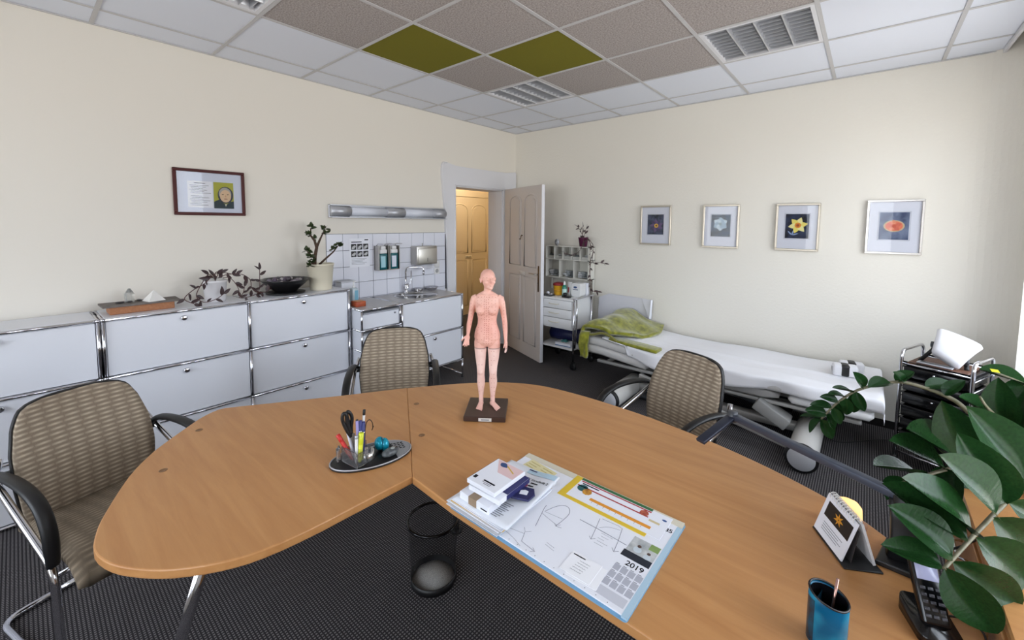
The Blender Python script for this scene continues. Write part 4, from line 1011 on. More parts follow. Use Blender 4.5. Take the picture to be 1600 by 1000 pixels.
# green throw folded over the head end
GRN = mat('lime_plush', (156, 156, 48), .9, noise=(22, (98, 100, 22), 5), bump=(180, .6, .004), spec=.15, sheen=.6)
def th_fn(u, v):
    # u: across from the wall to the near side, v: from head end to the right hem
    y = -.07 - .80 * u
    xr = 2.10 - .05 * u + .05 * math.sin(u * 5) - .12 * max(0, u - .8) * 5
    x = 1.575 + (xr - 1.575) * v
    z = .505 + headup(x) + .11 * math.exp(-((x - 1.74) / .2) ** 2) * (1 - .5 * u ** 3) + .012 * math.sin(v * 8 + u * 7) + .008 * math.sin(u * 17 - v * 5)
    z += .035 * math.exp(-((u - .86) / .1) ** 2) * math.exp(-((v - .55) / .3) ** 2)
    if v < .08: z -= (.08 - v) * 1.0
    return (x - 1.8, y + .45, z - .5)
t = thing('green_throw', 'lime green plush throw folded over the head end of the bed', 'blanket', (1.8, -.45, .5))
o = obj('upper_layer', MB().grid(th_fn, 40, 30), GRN, t); m_ = o.modifiers.new('thickness', 'SOLIDIFY'); m_.thickness = .034; m_.offset = 0
def hang(u, v):
    ang = min(1, v / .25) * PI / 2
    x = 1.585 + .085 * u + .006 * math.sin(v * 9); y = -.855 - .05 * math.sin(ang) - .012 * math.sin(u * 4 + v * 4)
    z = .555 - .05 * (1 - math.cos(ang)) - max(0, v - .2) * .235
    return (x - 1.8, y + .45, z - .5)
o = obj('hanging_corner', MB().grid(hang, 8, 16), GRN, t); m_ = o.modifiers.new('thickness', 'SOLIDIFY'); m_.thickness = .03; m_.offset = 0
o = obj('lower_layer', MB().rbox((1.86 - 1.8, -.86 + .45, .508 - .5), (2.33 - 1.8, -.72 + .45, .540 - .5), .014, 3), GRN, t); o.rotation_euler = (0, .06, 0)
o = obj('front_fold', MB().tube(cr([(-.22, -.42, .04), (-.1, -.425, .045), (0.0, -.42, .075), (.09, -.42, .06), (.15, -.41, .02)], 6), .014, 8), mat('lime_plush_edge', (116, 112, 40), .9, sheen=.5), t)
# rolled cuffs
for x, y, rz, lb in ((3.605, -.470, .16, 'white rolled cuff with black strap, the nearer of the two'), (3.640, -.362, .16, 'white rolled cuff with black strap, the one closer to the wall')):
    t = thing('cuff_roll', lb, 'cuff', (x, y, .4925), rz, 'rolled cuffs on the bed')
    obj('roll', MB().rbox((-.075, -.045, 0), (.075, .045, .085), .016, 3), mat('cuff_white', (232, 232, 236), .8), t)
    obj('strap', MB().rbox((-.03, -.0475, .002), (.028, .0475, .0875), .014, 3), BLACK, t)
    obj('rolled_edge', MB().tube([(-.076, -.02, .03), (-.076, .02, .035), (-.076, .022, .055), (-.076, -.018, .06)], .003, 5, closed=True), mat('cuff_shade', (206, 206, 212), .8), t)

# ---------------------------------------------------------------- black drawer rack on wheels near the window
a = math.radians(-22); RW, RD = .335, .33
t = thing('rolling_drawer_rack', 'chrome rack on castors with six black drawers in the corner by the window', 'trolley', (3.90, -.63, 0), a)
side_h = .785
for x in (0, RW):
    hoop = fil([(x, 0, .05), (x, 0, side_h), (x, RD, side_h), (x, RD, .05)], .05, 5)
    obj('hoop', MB().tube(hoop, .0105, 10), CHROME, t)
    for k in range(9): obj('runner', MB().tube([(x, 0, .14 + k * .066), (x, RD, .14 + k * .066)], .0035, 6), CHROME, t)
for y in (0, RD):
    for z in (.09, .7): obj('cross_tube', MB().tube([(0, y, z), (RW, y, z)], .008, 8), CHROME, t)
for x in (0, RW):
    for y in (0, RD):
        c = obj('castor', MB().lathe([(.02, -.01), (.025, -.006), (.025, .006), (.02, .01)], 14, (x, y, .0255), axis='x'), BLACK, t)
        obj('castor_cap', MB().tube([(x, y, .03), (x, y, .06)], .016, 10), BLACK, c)
obj('top_tray', MB().box((.012, .0, .690), (RW - .012, RD, .698)).box((.012, -.004, .69), (RW - .012, .002, .715)).box((.012, RD - .002, .69), (RW - .012, RD + .004, .715)), BLACKG, t)
for k in range(6):
    z = .610 - k * .088
    d = obj('drawer', MB().rbox((.014, -.004, z), (RW - .014, RD - .01, z + .072), .006, 2), BLACKG, t)
    obj('drawer_lip', MB().box((.004, .0, z + .066), (RW - .004, RD - .02, z + .072)), BLACK, d)
    obj('knob', MB().ell((RW / 2, -.012, z + .05), (.0075, .010, .0075), 10, 6), CHROME, d)
t = thing('head_cushion', 'white face cushion on a black bracket on top of the drawer rack', 'cushion', (4.10, -.57, .70), a + .05)
obj('brown_mat', MB().rbox((-.14, -.13, 0), (.14, .13, .014), .004, 1), mat('brown_mat', (98, 62, 44), .6), t)
A_, B_, C_, D_ = [Vector(p) for p in ((4.075, -.475, .945), (4.282, -.535, .868), (4.160, -.690, .742), (4.040, -.640, .818))]
cb_ = Vector((4.10, -.57, .70)); rt = Matrix.Rotation(-(a + .05), 3, 'Z')
nrm_ = (B_ - D_).cross(A_ - D_); nrm_ = (-nrm_ if nrm_.z < 0 else nrm_).normalized()
def cpt(u, v, h):
    p = D_ * (1 - u) * (1 - v) + C_ * u * (1 - v) + A_ * (1 - u) * v + B_ * u * v
    p = p + nrm_ * (.030 * math.sin(PI * v) + .010 * math.sin(PI * u) + h - .03)
    return rt @ (p - cb_)
rings = []
for k in range(17):
    u = k / 16; e = (1 - abs(2 * u - 1) ** 8) ** .5 if 0 < u < 1 else .25
    rings.append([cpt(u, .5 + (j / 10 - .5) * (.86 + .14 * e), .022 * e) for j in range(11)] + [cpt(u, .5 + (j / 10 - .5) * (.86 + .14 * e), -.022 * e) for j in range(10, -1, -1)])
obj('cushion', MB().loft(rings), mat('cushion_white', (236, 236, 242), .45), t)
obj('base_plate', MB().rbox((-.10, -.115, .016), (.07, -.055, .026), .006, 2), ALU, t)
obj('plate_slot', MB().rbox((-.085, -.100, .0265), (.055, -.070, .028), .0005, 1), mat('slot_grey', (84, 86, 90), .4), t)
for u_, x in ((.02, -.105), (.98, .115)):
    q = cpt(u_, .35, -.03)
    obj('bracket', MB().tube(fil([(x, -.03, .014), (q.x, q.y + .01, q.z - .03), tuple(q)], .03), .012, 8), BLACK, t)
    obj('pivot_knob', MB().lathe([(.0, -.012), (.020, -.012), (.020, .012), (0, .012)], 14, (q.x, q.y, q.z), axis='x'), DKG, t)

# radiator under the window with its cable
t = thing('radiator', 'white panel radiator with top grille under the window', 'radiator', (4.385, -1.03, .10))
obj('panel', MB().rbox((-.045, -.62, 0), (.045, .62, .44), .006, 2), WHITEP, t)
for k in range(24): obj('grille_bar', MB().box((-.04, -.60 + k * .05, .441), (.04, -.58 + k * .05, .448)), mat('grille_grey', (170, 170, 166), .5), t)
obj('valve_pipe', MB().tube(fil([(-.0, .63, .38), (-.0, .68, .38), (-.02, .7, .36), (-.02, .7, -.095)], .03), .009, 8), WHITEP, t)
o = obj('power_cable', MB().tube(cr([(4.36, -.42, .54), (4.30, -.30, .565), (4.24, -.26, .52), (4.225, -.25, .40), (4.22, -.24, .2), (4.20, -.22, .006), (3.9, -.25, .006), (3.60, -.55, .006), (3.5, -.50, .05), (3.42, -.5, .14)], 8), .004, 6), BLACK); tag(o, 'thin black cable running from the radiator corner to the bed base', 'cable')
# ================================================================ CHAIRS
PIPE = mat('black_piping', (20, 19, 20), .5)
def make_chair(label, loc, rz):
    t = thing('visitor_chair', label, 'chair', loc, rz, 'visitor chairs around the desk')
    # backrest: curved tapered pad
    def bw(s):   # half width along the height 0..1
        pts = [(0, .205), (.15, .216), (.35, .224), (.6, .219), (.8, .200), (.93, .174), (.975, .163), (1, .146)]
        for (a, x), (b2, y) in zip(pts, pts[1:]):
            if s <= b2: return x + (y - x) * (s - a) / (b2 - a)
        return pts[-1][1]
    def back(u, v, off, k=1.0):
        s = v; x = (u * 2 - 1) * bw(s) * k
        z = .445 + .445 * s
        if s > .9: z -= .014 * abs(u * 2 - 1) ** 4 * (s - .9) / .1
        y = .115 + .10 * s ** 1.3 - .035 * math.sin(PI * min(1, s * 1.15)) * .6 + off - .03 * (1 - (u * 2 - 1) ** 2) * -1 * .6
        return (x, y, z)
    def shell(off0, off1, k):
        rings = []
        for i in range(23):
            v = i / 22; row = [back(j / 14, v, off0, k) for j in range(15)] + [back(j / 14, v, off1, k) for j in range(14, -1, -1)]
            rings.append(row)
        return MB().loft(rings)
    b = obj('backrest', shell(-.026, -.002, .985), FAB_B, t)
    obj('back_shell', shell(-.002, .016, 1.0), PIPE, t)
    edge = [back(0, i / 20, -.004, 1.0) for i in range(21)] + [back(j / 12, 1, -.004, 1.0) for j in range(1, 13)] + [back(1, 1 - i / 20, -.004, 1.0) for i in range(1, 21)]
    obj('piping', MB().tube(edge, .0045, 6), PIPE, b)
    # seat
    def seat(u, v, top):
        x = (u * 2 - 1) * (.232 - .012 * (1 - v)); y = .125 - .46 * v
        z = .438 + .014 * math.sin(PI * v) - .06 * max(0, (v - .8) / .2) ** 2 - .006 * math.cos(PI * (u * 2 - 1))
        e = max(abs(u * 2 - 1) - .85, 0) / .15
        if top: z += .018 - .018 * e * e
        else: z -= .03 - .012 * e * e
        return (x, y, z)
    rings = []
    for i in range(21):
        v = i / 20; rings.append([seat(j / 14, v, True) for j in range(15)] + [seat(j / 14, v, False) for j in range(14, -1, -1)])
    obj('seat', MB().loft(rings), FAB_S, t)
    obj('seat_pan', MB().rbox((-.20, -.29, .392), (.20, .11, .405), .01, 2), PIPE, t)
    # chrome cantilever frame, one side tube each and the rear floor bar
    for sx in (-1, 1):
        x = sx * .262; xr = sx * .245
        p = fil([(sx * .06, .27, .013), (xr, .27, .013), (x, -.285, .013), (x, -.262, .44), (x - sx * .004, .165, .635), (x - sx * .03, .20, .70)], .07, 7)
        obj('side_tube', MB().tube(p, .0125, 10), CHROME, t)
        # arm pad: arches from the back and bends down to the tube
        q = cr([(x - sx * .012, .175, .645), (x, .12, .672), (x, .0, .686), (x, -.12, .676), (x, -.205, .64), (x, -.25, .575), (x, -.262, .50), (x, -.262, .45)], 5)
        obj('arm_pad', MB().tube(q, [.022] * (len(q) - 6) + [.021, .02, .02, .019, .019, .018], 10, ry=.013, up=(0, 0, 1)), BLACK, t)
        obj('arm_bracket', MB().rbox((x - sx * .05 - .014, .13, .60), (x - sx * .05 + .04 * (1 if sx > 0 else 0) + .014 - .0 + (.0 if sx > 0 else 0), .19, .66), .01, 2) if False else MB().tube([(x - sx * .005, .16, .635), (x - sx * .05, .185, .63)], .02, 8), BLACK, t)
    obj('rear_floor_bar', MB().tube([(-.07, .27, .013), (.07, .27, .013)], .0125, 10), CHROME, t)
    obj('under_seat_bar', MB().tube([(-.262, -.24, .395), (.262, -.24, .395)], .010, 8), CHROME, t)
    return t
def face(fx, fy): return math.atan2(fx, -fy)
ch = make_chair('beige woven visitor chair at the left edge, beside the rounded desk end', (1.325, -4.245, 0), face(.95, .30))
dup(ch, (1.416, -2.912, 0), face(.80, -.60), 'beige woven visitor chair in front of the drawer cabinet')
dup(ch, (2.905, -2.225, 0), face(-.36, -.933), 'beige woven visitor chair between the desk and the treatment bed')

# ================================================================ DESK
DZT = .730
left = [(1.847, -3.123), (1.696, -3.375), (1.56, -3.59), (1.472, -3.728), (1.412, -3.822), (1.40, -3.868), (1.43, -3.93), (1.478, -3.985), (1.584, -4.091), (1.659, -4.155), (1.781, -4.230), (1.966, -4.307), (2.055, -4.335), (2.15, -4.348), (2.242, -4.325), (2.32, -4.28), (2.385, -4.225), (2.45, -4.14), (2.488, -4.05), (2.508, -3.9), (2.519, -3.587)]
right = [(2.5225, -3.589), (2.74, -3.602), (3.30, -3.606), (3.932, -3.606), (3.932, -3.25), (3.925, -3.12), (3.89, -3.02), (3.84, -2.945), (3.789, -2.899), (3.69, -2.812), (3.552, -2.741), (3.39, -2.682), (3.212, -2.637), (2.98, -2.60), (2.751, -2.587), (2.56, -2.592), (2.383, -2.616), (2.24, -2.68), (2.109, -2.783), (1.96, -2.96), (1.8505, -3.1255)]
def smooth_poly(p, keep):
    out = []
    n = len(p)
    for i in range(n):
        a, b2, c, d = Vector(p[i - 1]), Vector(p[i]), Vector(p[(i + 1) % n]), Vector(p[(i + 2) % n])
        out.append(tuple(b2))
        if i in keep or (i + 1) % n in keep and False: continue
        for t_ in (1 / 3, 2 / 3):
            q = .5 * (2 * b2 + (c - a) * t_ + (2 * a - 5 * b2 + 4 * c - d) * t_ ** 2 + (3 * b2 - a - 3 * c + d) * t_ ** 3)
            out.append(tuple(q))
    return out
def desk_part(name, label, poly, m, keep, org, legs, caps):
    t = thing(name, label, 'desk', (org[0], org[1], 0))
    P = [(p[0] - org[0], p[1] - org[1]) for p in smooth_poly(poly, keep)]
    obj('desk_top', MB().prism(P, DZT - .027, DZT, bev=.004), m, t)
    for a, b2 in legs:
        a, b2 = Vector(a) - Vector((org[0], org[1], 0)), Vector(b2) - Vector((org[0], org[1], 0))
        l = obj('leg', MB().tube([a, b2], .016, 12), CHROME, t)
        obj('leg_foot', MB().lathe([(.028, 0), (.028, .008), (.018, .014)], 14, (b2.x, b2.y, 0)), BLACK, l)
        obj('leg_socket', MB().lathe([(.03, 0), (.03, -.02), (.02, -.03)], 14, (a.x, a.y, DZT - .028)), BLACK, l)
    for x, y in caps:
        obj('screw_cap', MB().lathe([(.013, 0), (.013, .0008), (.0105, .0010), (.0095, .0004), (0, .0004)], 18, (x - org[0], y - org[1], DZT)), mat('cap_brown', (132, 96, 62), .5), t)
    return t
desk_part('desk_extension', 'beech desk extension with a rounded free end, pen tray on it', left, DESKW2, {19, 20, 0}, (1.98, -3.85),
          [((2.36, -4.15, .703), (2.03, -4.23, .012))], [(1.569, -3.979), (1.824, -4.144)])
desk_part('desk', 'beech kidney-shaped main desk with the blotter and the anatomical figure', right, DESKW, {0, 1, 2, 3, 19, 20}, (3.0, -3.1),
          [((2.15, -3.05, .703), (2.12, -3.02, .012)), ((3.6, -3.45, .703), (3.62, -3.47, .012)), ((3.55, -2.95, .703), (3.56, -2.93, .012))], [(2.048, -3.213), (2.313, -3.387)])
# low wooden cabinet along the window side
t = thing('window_cabinet', 'wooden window-side cabinet at the right edge beyond the desk end', 'cabinet', (4.13, -3.3, 0))
obj('cabinet_top', MB().rbox((-.187, -.95, .775), (.185, .86, .80), .004, 1, sm=False), DESKW2, t)
obj('cabinet_body', MB().box((-.175, -.93, .06), (.18, .84, .775)), DESKW2, t)
obj('plinth', MB().box((-.15, -.9, 0), (.17, .82, .06)), BLACK, t)
for k in range(3): 
    d = obj('cabinet_door', MB().rbox((-.190, -.92 + k * .588, .08), (-.176, -.345 + k * .588, .765), .002, 1, sm=False), DESKW2, t)
    obj('handle', MB().tube(fil([(-.19, -.63 + k * .588 - .05, .70), (-.21, -.63 + k * .588 - .045, .70), (-.21, -.63 + k * .588 + .045, .70), (-.19, -.63 + k * .588 + .05, .70)], .01), .004, 6), CHROME, d)

# waste bin of black wire mesh
def mesh_mat():
    m = bpy.data.materials.new('wire_mesh_black'); m.use_nodes = True; nt = m.node_tree; b = nt.nodes['Principled BSDF']; o = nt.nodes['Material Output']
    b.inputs['Base Color'].default_value = lin((26, 26, 28)); b.inputs['Roughness'].default_value = .4; b.inputs['Metallic'].default_value = .5
    tr = N(nt, 'BsdfTransparent'); mx = N(nt, 'MixShader'); tc = N(nt, 'TexCoord'); s = N(nt, 'SeparateXYZ'); nt.links.new(tc.outputs['Object'], s.inputs[0])
    ang = math_node(nt, 'MULTIPLY', math_node(nt, 'ARCTAN2', s.outputs[1], s.outputs[0]), 200 / (2 * PI))
    zz = math_node(nt, 'DIVIDE', s.outputs[2], .0033)
    u = math_node(nt, 'FRACT', math_node(nt, 'ADD', ang, zz)); v = math_node(nt, 'FRACT', math_node(nt, 'SUBTRACT', ang, zz))
    hole = math_node(nt, 'MULTIPLY', math_node(nt, 'GREATER_THAN', u, .17), math_node(nt, 'GREATER_THAN', v, .17))
    nt.links.new(hole, mx.inputs[0]); nt.links.new(b.outputs[0], mx.inputs[1]); nt.links.new(tr.outputs[0], mx.inputs[2]); nt.links.new(mx.outputs[0], o.inputs[0])
    return m
t = thing('waste_bin', 'round black wire mesh waste bin on the carpet under the desk', 'waste bin', (2.262, -3.290, 0))
obj('mesh_wall', MB().grid(lambda u, v: ((.099 + .012 * v) * math.cos(2 * PI * u), (.099 + .012 * v) * math.sin(2 * PI * u), .03 + .25 * v), 48, 4), mesh_mat(), t)
obj('rim', MB().tube([(.112 * math.cos(2 * PI * k / 40), .112 * math.sin(2 * PI * k / 40), .285) for k in range(40)], .0065, 8, closed=True), BLACKG, t)
obj('base_band', MB().lathe([(.094, 0), (.102, 0), (.1025, .032), (.099, .032), (.096, .006)], 40), mat('bin_black', (20, 20, 22), .5), t)
obj('floor_disc', MB().lathe([(.094, .0065), (.094, .0085), (0, .0095)], 32), mat('bin_floor', (226, 225, 222), .7), t)

# ---------------------------------------------------------------- desk pad and papers
PX, PY = 2.738, -3.606
t = thing('desk_pad', 'large paper desk pad with a 2019 calendar, covered in pen sketches', 'desk pad', (PX, PY, DZT))
obj('backing', MB().prism(rrect(0, .585, -.004, .396, .008), 0, .0025), mat('pad_blue', (120, 168, 204), .4), t)
pp = obj('paper_block', MB().rbox((.004, .004, .0025), (.572, .372, .0065), .001, 1, sm=False), PAPER, t)
obj('top_binding', MB().box((.004, .368, .0026), (.582, .395, .0075)), mat('binding_ivory', (214, 208, 190), .5), t)
obj('side_sleeve', MB().box((.570, .0, .0026), (.584, .366, .0072)), mat('sleeve_clear', (176, 204, 222), .25), t)
zp = .0066
def pline(pts, r=.0007, m=GREYTXT, nm='pen_line'): return obj(nm, MB().tube([(x, y, zp) for x, y in pts], r, 4), m, pp)
SK = mat('pen_blue_black', (96, 98, 118), .7)
pline([(.256, .10), (.243, .14), (.230, .181), (.228, .195)], m=SK); pline([tuple(p)[:2] for p in cr([(.240, .168, 0), (.252, .205, 0), (.268, .228, 0), (.288, .229, 0), (.303, .205, 0), (.303, .165, 0), (.300, .138, 0)], 5)], m=SK)
pline([(.240, .156), (.300, .143)], .0005, SK); pline([(.243, .168), (.30, .175)], .0004, SK); pline([(.30, .138), (.318, .142)], .0005, SK); pline([(.29, .146), (.30, .138), (.309, .152)], .0004, SK)
pline([(.34, .208), (.40, .208), (.489, .204)], .0008, SK); pline([(.383, .250), (.395, .20), (.403, .161)], .0006, SK); pline([(.389, .254), (.438, .258), (.452, .255)], .0005, SK)
pline([(.452, .255), (.465, .20), (.472, .162)], .0006, SK); pline([(.394, .168), (.403, .160), (.412, .17)], .0005, SK); pline([(.462, .170), (.472, .160), (.482, .170)], .0005, SK)
pline([tuple(p)[:2] for p in cr([(.40, .215, 0), (.42, .235, 0), (.45, .245, 0)], 4)], .0004, SK)
for k in range(5): pline([(.415 + .004 * (k % 2), .20 - k * .011), (.45 - .008 * (k % 3), .20 - k * .011)], .0004)
pline([(.248, .060), (.262, .028), (.31, .022)], .0006, SK); pline([(.235, .075), (.248, .062), (.26, .075)], .0004, SK); pline([(.30, .03), (.312, .022), (.302, .014)], .0004, SK); pline([(.318, .07), (.345, .066)], .0004, SK); pline([(.318, .062), (.35, .057)], .0004, SK)
pline([(.20, .03), (.24, .022), (.27, .012)], .0004); pline([(.205, .045), (.25, .055)], .0004)
# year calendar block
tx = text_mesh('calendar_year', '2019', .024, INK, .0002, True); obj('calendar_year', tx, None, pp, loc=(.536, .148, zp))
CB = mat('month_grey', (176, 178, 190), .8); mm = mesh('calendar_month', MB().box((0, 0, 0), (.0165, .021, .0002)), CB)
for r in range(3):
    for c in range(4):
        o = obj('calendar_month', mm, None, pp, loc=(.493 + c * .0195, .109 - r * .028, zp))
        obj('month_name', MB().box((.001, .0225, 0), (.010, .0243, .0003)), GREYTXT, o)
obj('holiday_text', MB().box((.493, .018, zp - .0001), (.566, .046, zp + .0001)), mat('text_block_grey', (198, 200, 210), .8), pp)
ph = obj('photo_strip', MB().box((.492, .165, zp - .0001), (.566, .252, zp + .0002)), mat('photo_mid', (150, 156, 160), .6, noise=(35, (206, 208, 208))), pp)
obj('caption_band', MB().box((.489, .165, zp + .0002), (.566, .190, zp + .0004)), mat('caption_navy', (28, 34, 48), .6), ph)
obj('green_patch', MB().box((.54, .228, zp + .0002), (.566, .252, zp + .0004)), mat('photo_green', (132, 158, 92), .6), ph)
for x, y, r_ in ((.518, .222, .009), (.548, .212, .008)):
    obj('photo_figure', MB().prism(circ((x, y - .014), r_ * 1.25, 12), zp + .0002, zp + .0004), mat('photo_pale_blue', (196, 206, 214), .6), ph)
    obj('photo_head', MB().prism(circ((x, y), r_ * .62, 10), zp + .0004, zp + .0006), mat('photo_brown', (86, 66, 58), .6), ph)
for k in range(18): obj('tick', MB().box((.02 + k * .03, .010, zp - .0001), (.022 + k * .03, .0125, zp + .0001)), GREYTXT, pp)
tx = text_mesh('pad_mark', '85', .022, INK, .0002, True); obj('pad_mark', tx, None, pp, loc=(.556, .335, zp), rot=(0, 0, .1))
# ruler card
ZP = DZT + .0067
t = thing('ruler_card', 'yellow-edged advertising ruler card with red lines on the desk pad', 'card', (PX + .228, PY + .28, ZP))
obj('card', MB().box((.0, .0, 0), (.322, .108, .0012)), PAPER, t)
obj('yellow_edge', MB().prism([(-.008, -.014), (.285, -.014), (.285, 0), (.016, 0), (.016, .112), (-.008, .112)], 0, .0014), mat('card_yellow', (224, 190, 52), .5), t)
obj('green_edge', MB().box((.016, .100, .0012), (.262, .112, .0016)), mat('card_green', (52, 104, 62), .5), t)
for y in (.092, .066): obj('red_line', MB().box((.02, y, .0012), (.262, y + .005, .0016)), mat('card_red', (168, 40, 44), .5), t)
rl = obj('orange_ruler', MB().box((.088, .022, .0012), (.285, .034, .0018)), mat('card_orange', (226, 150, 48), .5), t)
for k in range(9): obj('ruler_tick', MB().box((.10 + k * .02, .014, .0012), (.1008 + k * .02, .022, .0016)), GREYTXT, rl)
obj('teal_badge', MB().prism(circ((.042, .062), .018, 16), .0012, .0016), mat('badge_teal', (36, 92, 96), .5), t)
obj('golden_print', MB().prism(circ((.064, .052), .016, 9), .0016, .0019), mat('print_gold', (214, 158, 60), .5, noise=(90, (150, 90, 30))), t)
obj('red_figure', MB().prism(circ((.246, .078), .014, 7), .0016, .0020), mat('figure_red', (150, 60, 46), .5, noise=(90, (200, 110, 80))), t)
obj('title_print', MB().box((.03, .082, .0012), (.09, .087, .0015)), INK, t)
obj('blue_emblem', MB().prism(circ((.305, .085), .007, 12, .6), .0012, .0015), mat('emblem_blue', (40, 80, 140), .5), t)
obj('faint_script', MB().box((.268, .055, .0012), (.30, .064, .0014)), mat('script_gold', (206, 190, 150), .6), t)
# note slips
for dx, dy, rz, lb, txt in ((.412, .014, .08, 'loose note slip half hidden under the other slip', False), (.392, .020, .03, 'white handwritten note slip lying on top near the calendar', True)):
    n_ = thing('note_slip', lb, 'note', (PX + dx, PY + dy, ZP + (.0008 if txt else 0)), rz, 'note slips on the desk pad')
    obj('paper', MB().box((0, 0, 0), (.084, .072, .0008)), mat('slip_white', (240, 241, 246), .7), n_)
    if txt:
        obj('printed_head', MB().box((.006, .062, .0006), (.04, .066, .0008)), INK, n_)
        for k in range(5): obj('handwriting', MB().tube([(.03 + .03 * s_ - .002 * k, .052 - k * .009 + .0015 * math.sin(s_ * 37 + k * 2) * math.cos(s_ * 9 + k), .0008) for s_ in [i / 14 for i in range(15)]], .0005, 4), GREYTXT, n_)
# yellow memo and papers under the journal
t = thing('memo_sheet', 'pale yellow printed memo at the top left of the desk pad', 'note', (PX + .03, PY + .285, ZP), -.12)
obj('paper', MB().box((0, 0, 0), (.12, .085, .0008)), mat('memo_yellow', (224, 216, 168), .7), t)
for k in range(5):
    for c in range(2): obj('text_line', MB().box((.008 + c * .058, .07 - k * .014, .0008), (.052 + c * .058 - .006 * (k % 3), .074 - k * .014, .0010)), mat('memo_text', (190, 178, 120), .7), t)
t = thing('paper_stack', 'stack of loose papers and folders under the journal at the pad corner', 'papers', (PX + .0, PY - .006, ZP), 0)
for k, (c, a, dx, dy) in enumerate([('stack_white', .0, -.012, .0), ('stack_blue', .03, -.006, .004), ('stack_white', -.02, -.018, .006), ('stack_grey', .015, -.004, -.004), ('stack_white', .0, -.01, .004), ('stack_ochre', .02, .0, .008), ('stack_white', -.01, -.002, .010)]):
    colr = {'stack_white': (228, 230, 238), 'stack_blue': (176, 196, 216), 'stack_grey': (196, 198, 204), 'stack_ochre': (206, 168, 96)}[c]
    obj('sheet', MB().box((0, 0, 0), (.212, .25, .0022)), mat(c, colr, .7), t, loc=(dx, dy, k * .0024), rot=(0, 0, a))
ZJ = ZP + .0172
t = thing('journal', 'open journal with curling page and printed headline on the paper stack', 'magazine', (PX + .004, PY + .006, ZJ), 0)
def page(u, v):
    x = .225 * u; y = .285 * v
    z = .002 + .020 * max(0, (u - .35) / .65) ** 1.0 * math.sin(PI * min(1, max(0, (u - .35) / .65)) * .62) * (.6 + .6 * v)
    return (x - .012 * (z / .02) * v, y + .004 * math.sin(u * 5), z)
pg = obj('curled_page', MB().grid(page, 26, 12), mat('journal_paper', (226, 230, 238), .6), t)
m_ = pg.modifiers.new('thickness', 'SOLIDIFY'); m_.thickness = .003; m_.offset = -1
obj('page_edges', MB().rbox((.0, .0, -.0005), (.20, .28, .0012), .0005, 1), PAPER, t)
def on_page(u, v, dz=.0012): p = page(u, v); return (p[0], p[1], p[2] + dz)
def patch(nm, u0, u1, v0, v1, m, nu=6, nv=4, dz=.0010): return obj(nm, MB().grid(lambda a, b2: on_page(u0 + (u1 - u0) * a, v0 + (v1 - v0) * b2, dz), nu, nv), m, pg)
hm = text_mesh('headline', 'Neue PECX Vorschrift 2', .0155, INK, .0001, True)
for v_ in hm.vertices:
    uu = .60 + v_.co.x / .225; vv = .80 + v_.co.y / .285
    v_.co = Vector(on_page(min(1, max(0, uu)), vv, .0014))
obj('headline', hm, None, pg)
for k in range(2): patch('headline_line', .66, .80 - .03 * k, .735 - .055 * k, .755 - .055 * k, INK, 4, 1)
for k in range(9): patch('text_line', .50, .80 - .03 * (k % 3), .30 - k * .028, .31 - k * .028, GREYTXT, 5, 1)
patch('blue_tint', .40, .98, .90, .99, mat('tint_blue', (186, 214, 232), .6), 8, 2)
patch('navy_bar', .40, .56, .955, .975, mat('bar_navy', (40, 44, 92), .6), 4, 1, .0016)
t = thing('wallet', 'navy wallet with white print lying on the journal', 'wallet', (PX + .176, PY + .145, ZJ + .022), .5)
obj('body', MB().prism([(-.035, -.03), (.02, -.036), (.036, -.006), (.03, .022), (-.01, .03), (-.03, .012)], 0, .007, bev=.002), mat('wallet_navy', (34, 36, 84), .5), t)
obj('white_print', MB().prism([(-.012, -.012), (.012, -.014), (.015, .004), (.004, .010), (-.01, .006)], .007, .0074), PAPER, t)
obj('magenta_tab', MB().prism([(-.03, .012), (.0, .028), (.006, .044), (-.01, .040), (-.034, .022)], .001, .005), mat('tab_magenta', (128, 36, 72), .5), t)
# boxes on the journal
t = thing('pill_box', 'white pill box with brown stripe lying on the papers', 'box', (PX + .082, PY + .048, ZJ + .003), .0)
obj('carton', MB().rbox((-.062, -.028, 0), (.062, .026, .024), .002, 1, sm=False), PAPER, t)
obj('brown_stripe', MB().box((-.022, -.0284, -.0), (.012, .0264, .0243)), mat('stripe_brown', (150, 128, 104), .6), t)
obj('dark_print', MB().box((.03, -.0285, .008), (.055, -.0282, .012)), INK, t)
t = thing('medicine_carton', 'lower flat white carton with navy side band under the top carton', 'box', (PX + .098, PY + .118, ZJ + .028), .02)
obj('carton', MB().rbox((-.062, -.074, 0), (.064, .074, .016), .0015, 1, sm=False), PAPER, t)
obj('navy_band', MB().box((.0642, -.040, .001), (.0646, .074, .0155)), mat('band_navy', (36, 38, 96), .5), t)
obj('navy_lid', MB().box((.030, -.035, .0161), (.064, .074, .0168)), mat('band_navy', (36, 38, 96), .5), t)
t = thing('medicine_carton', 'flat white medicine carton with pink and blue print, topmost of its stack', 'box', (PX + .090, PY + .118, ZJ + .0462), .0)
obj('carton', MB().rbox((-.062, -.074, 0), (.055, .074, .014), .0015, 1, sm=False), PAPER, t)
obj('maroon_back', MB().box((-.0628, -.06, .001), (-.0622, .076, .0135)), mat('edge_maroon', (92, 36, 48), .5), t)
obj('pink_field', MB().prism([(-.01, .012), (.052, .012), (.052, .07), (-.055, .07)], .0141, .0144), mat('field_pink', (226, 196, 196), .6), t)
obj('blue_motif', MB().prism(petal((-.035, .060), -.3, 0, .035, .011), .0145, .0148), mat('motif_blue', (40, 74, 124), .5), t)
obj('yellow_streak', MB().prism([(-.008, .056), (.035, .035), (.036, .039), (-.006, .060)], .0145, .0148), mat('streak_yellow', (214, 178, 70), .5), t)
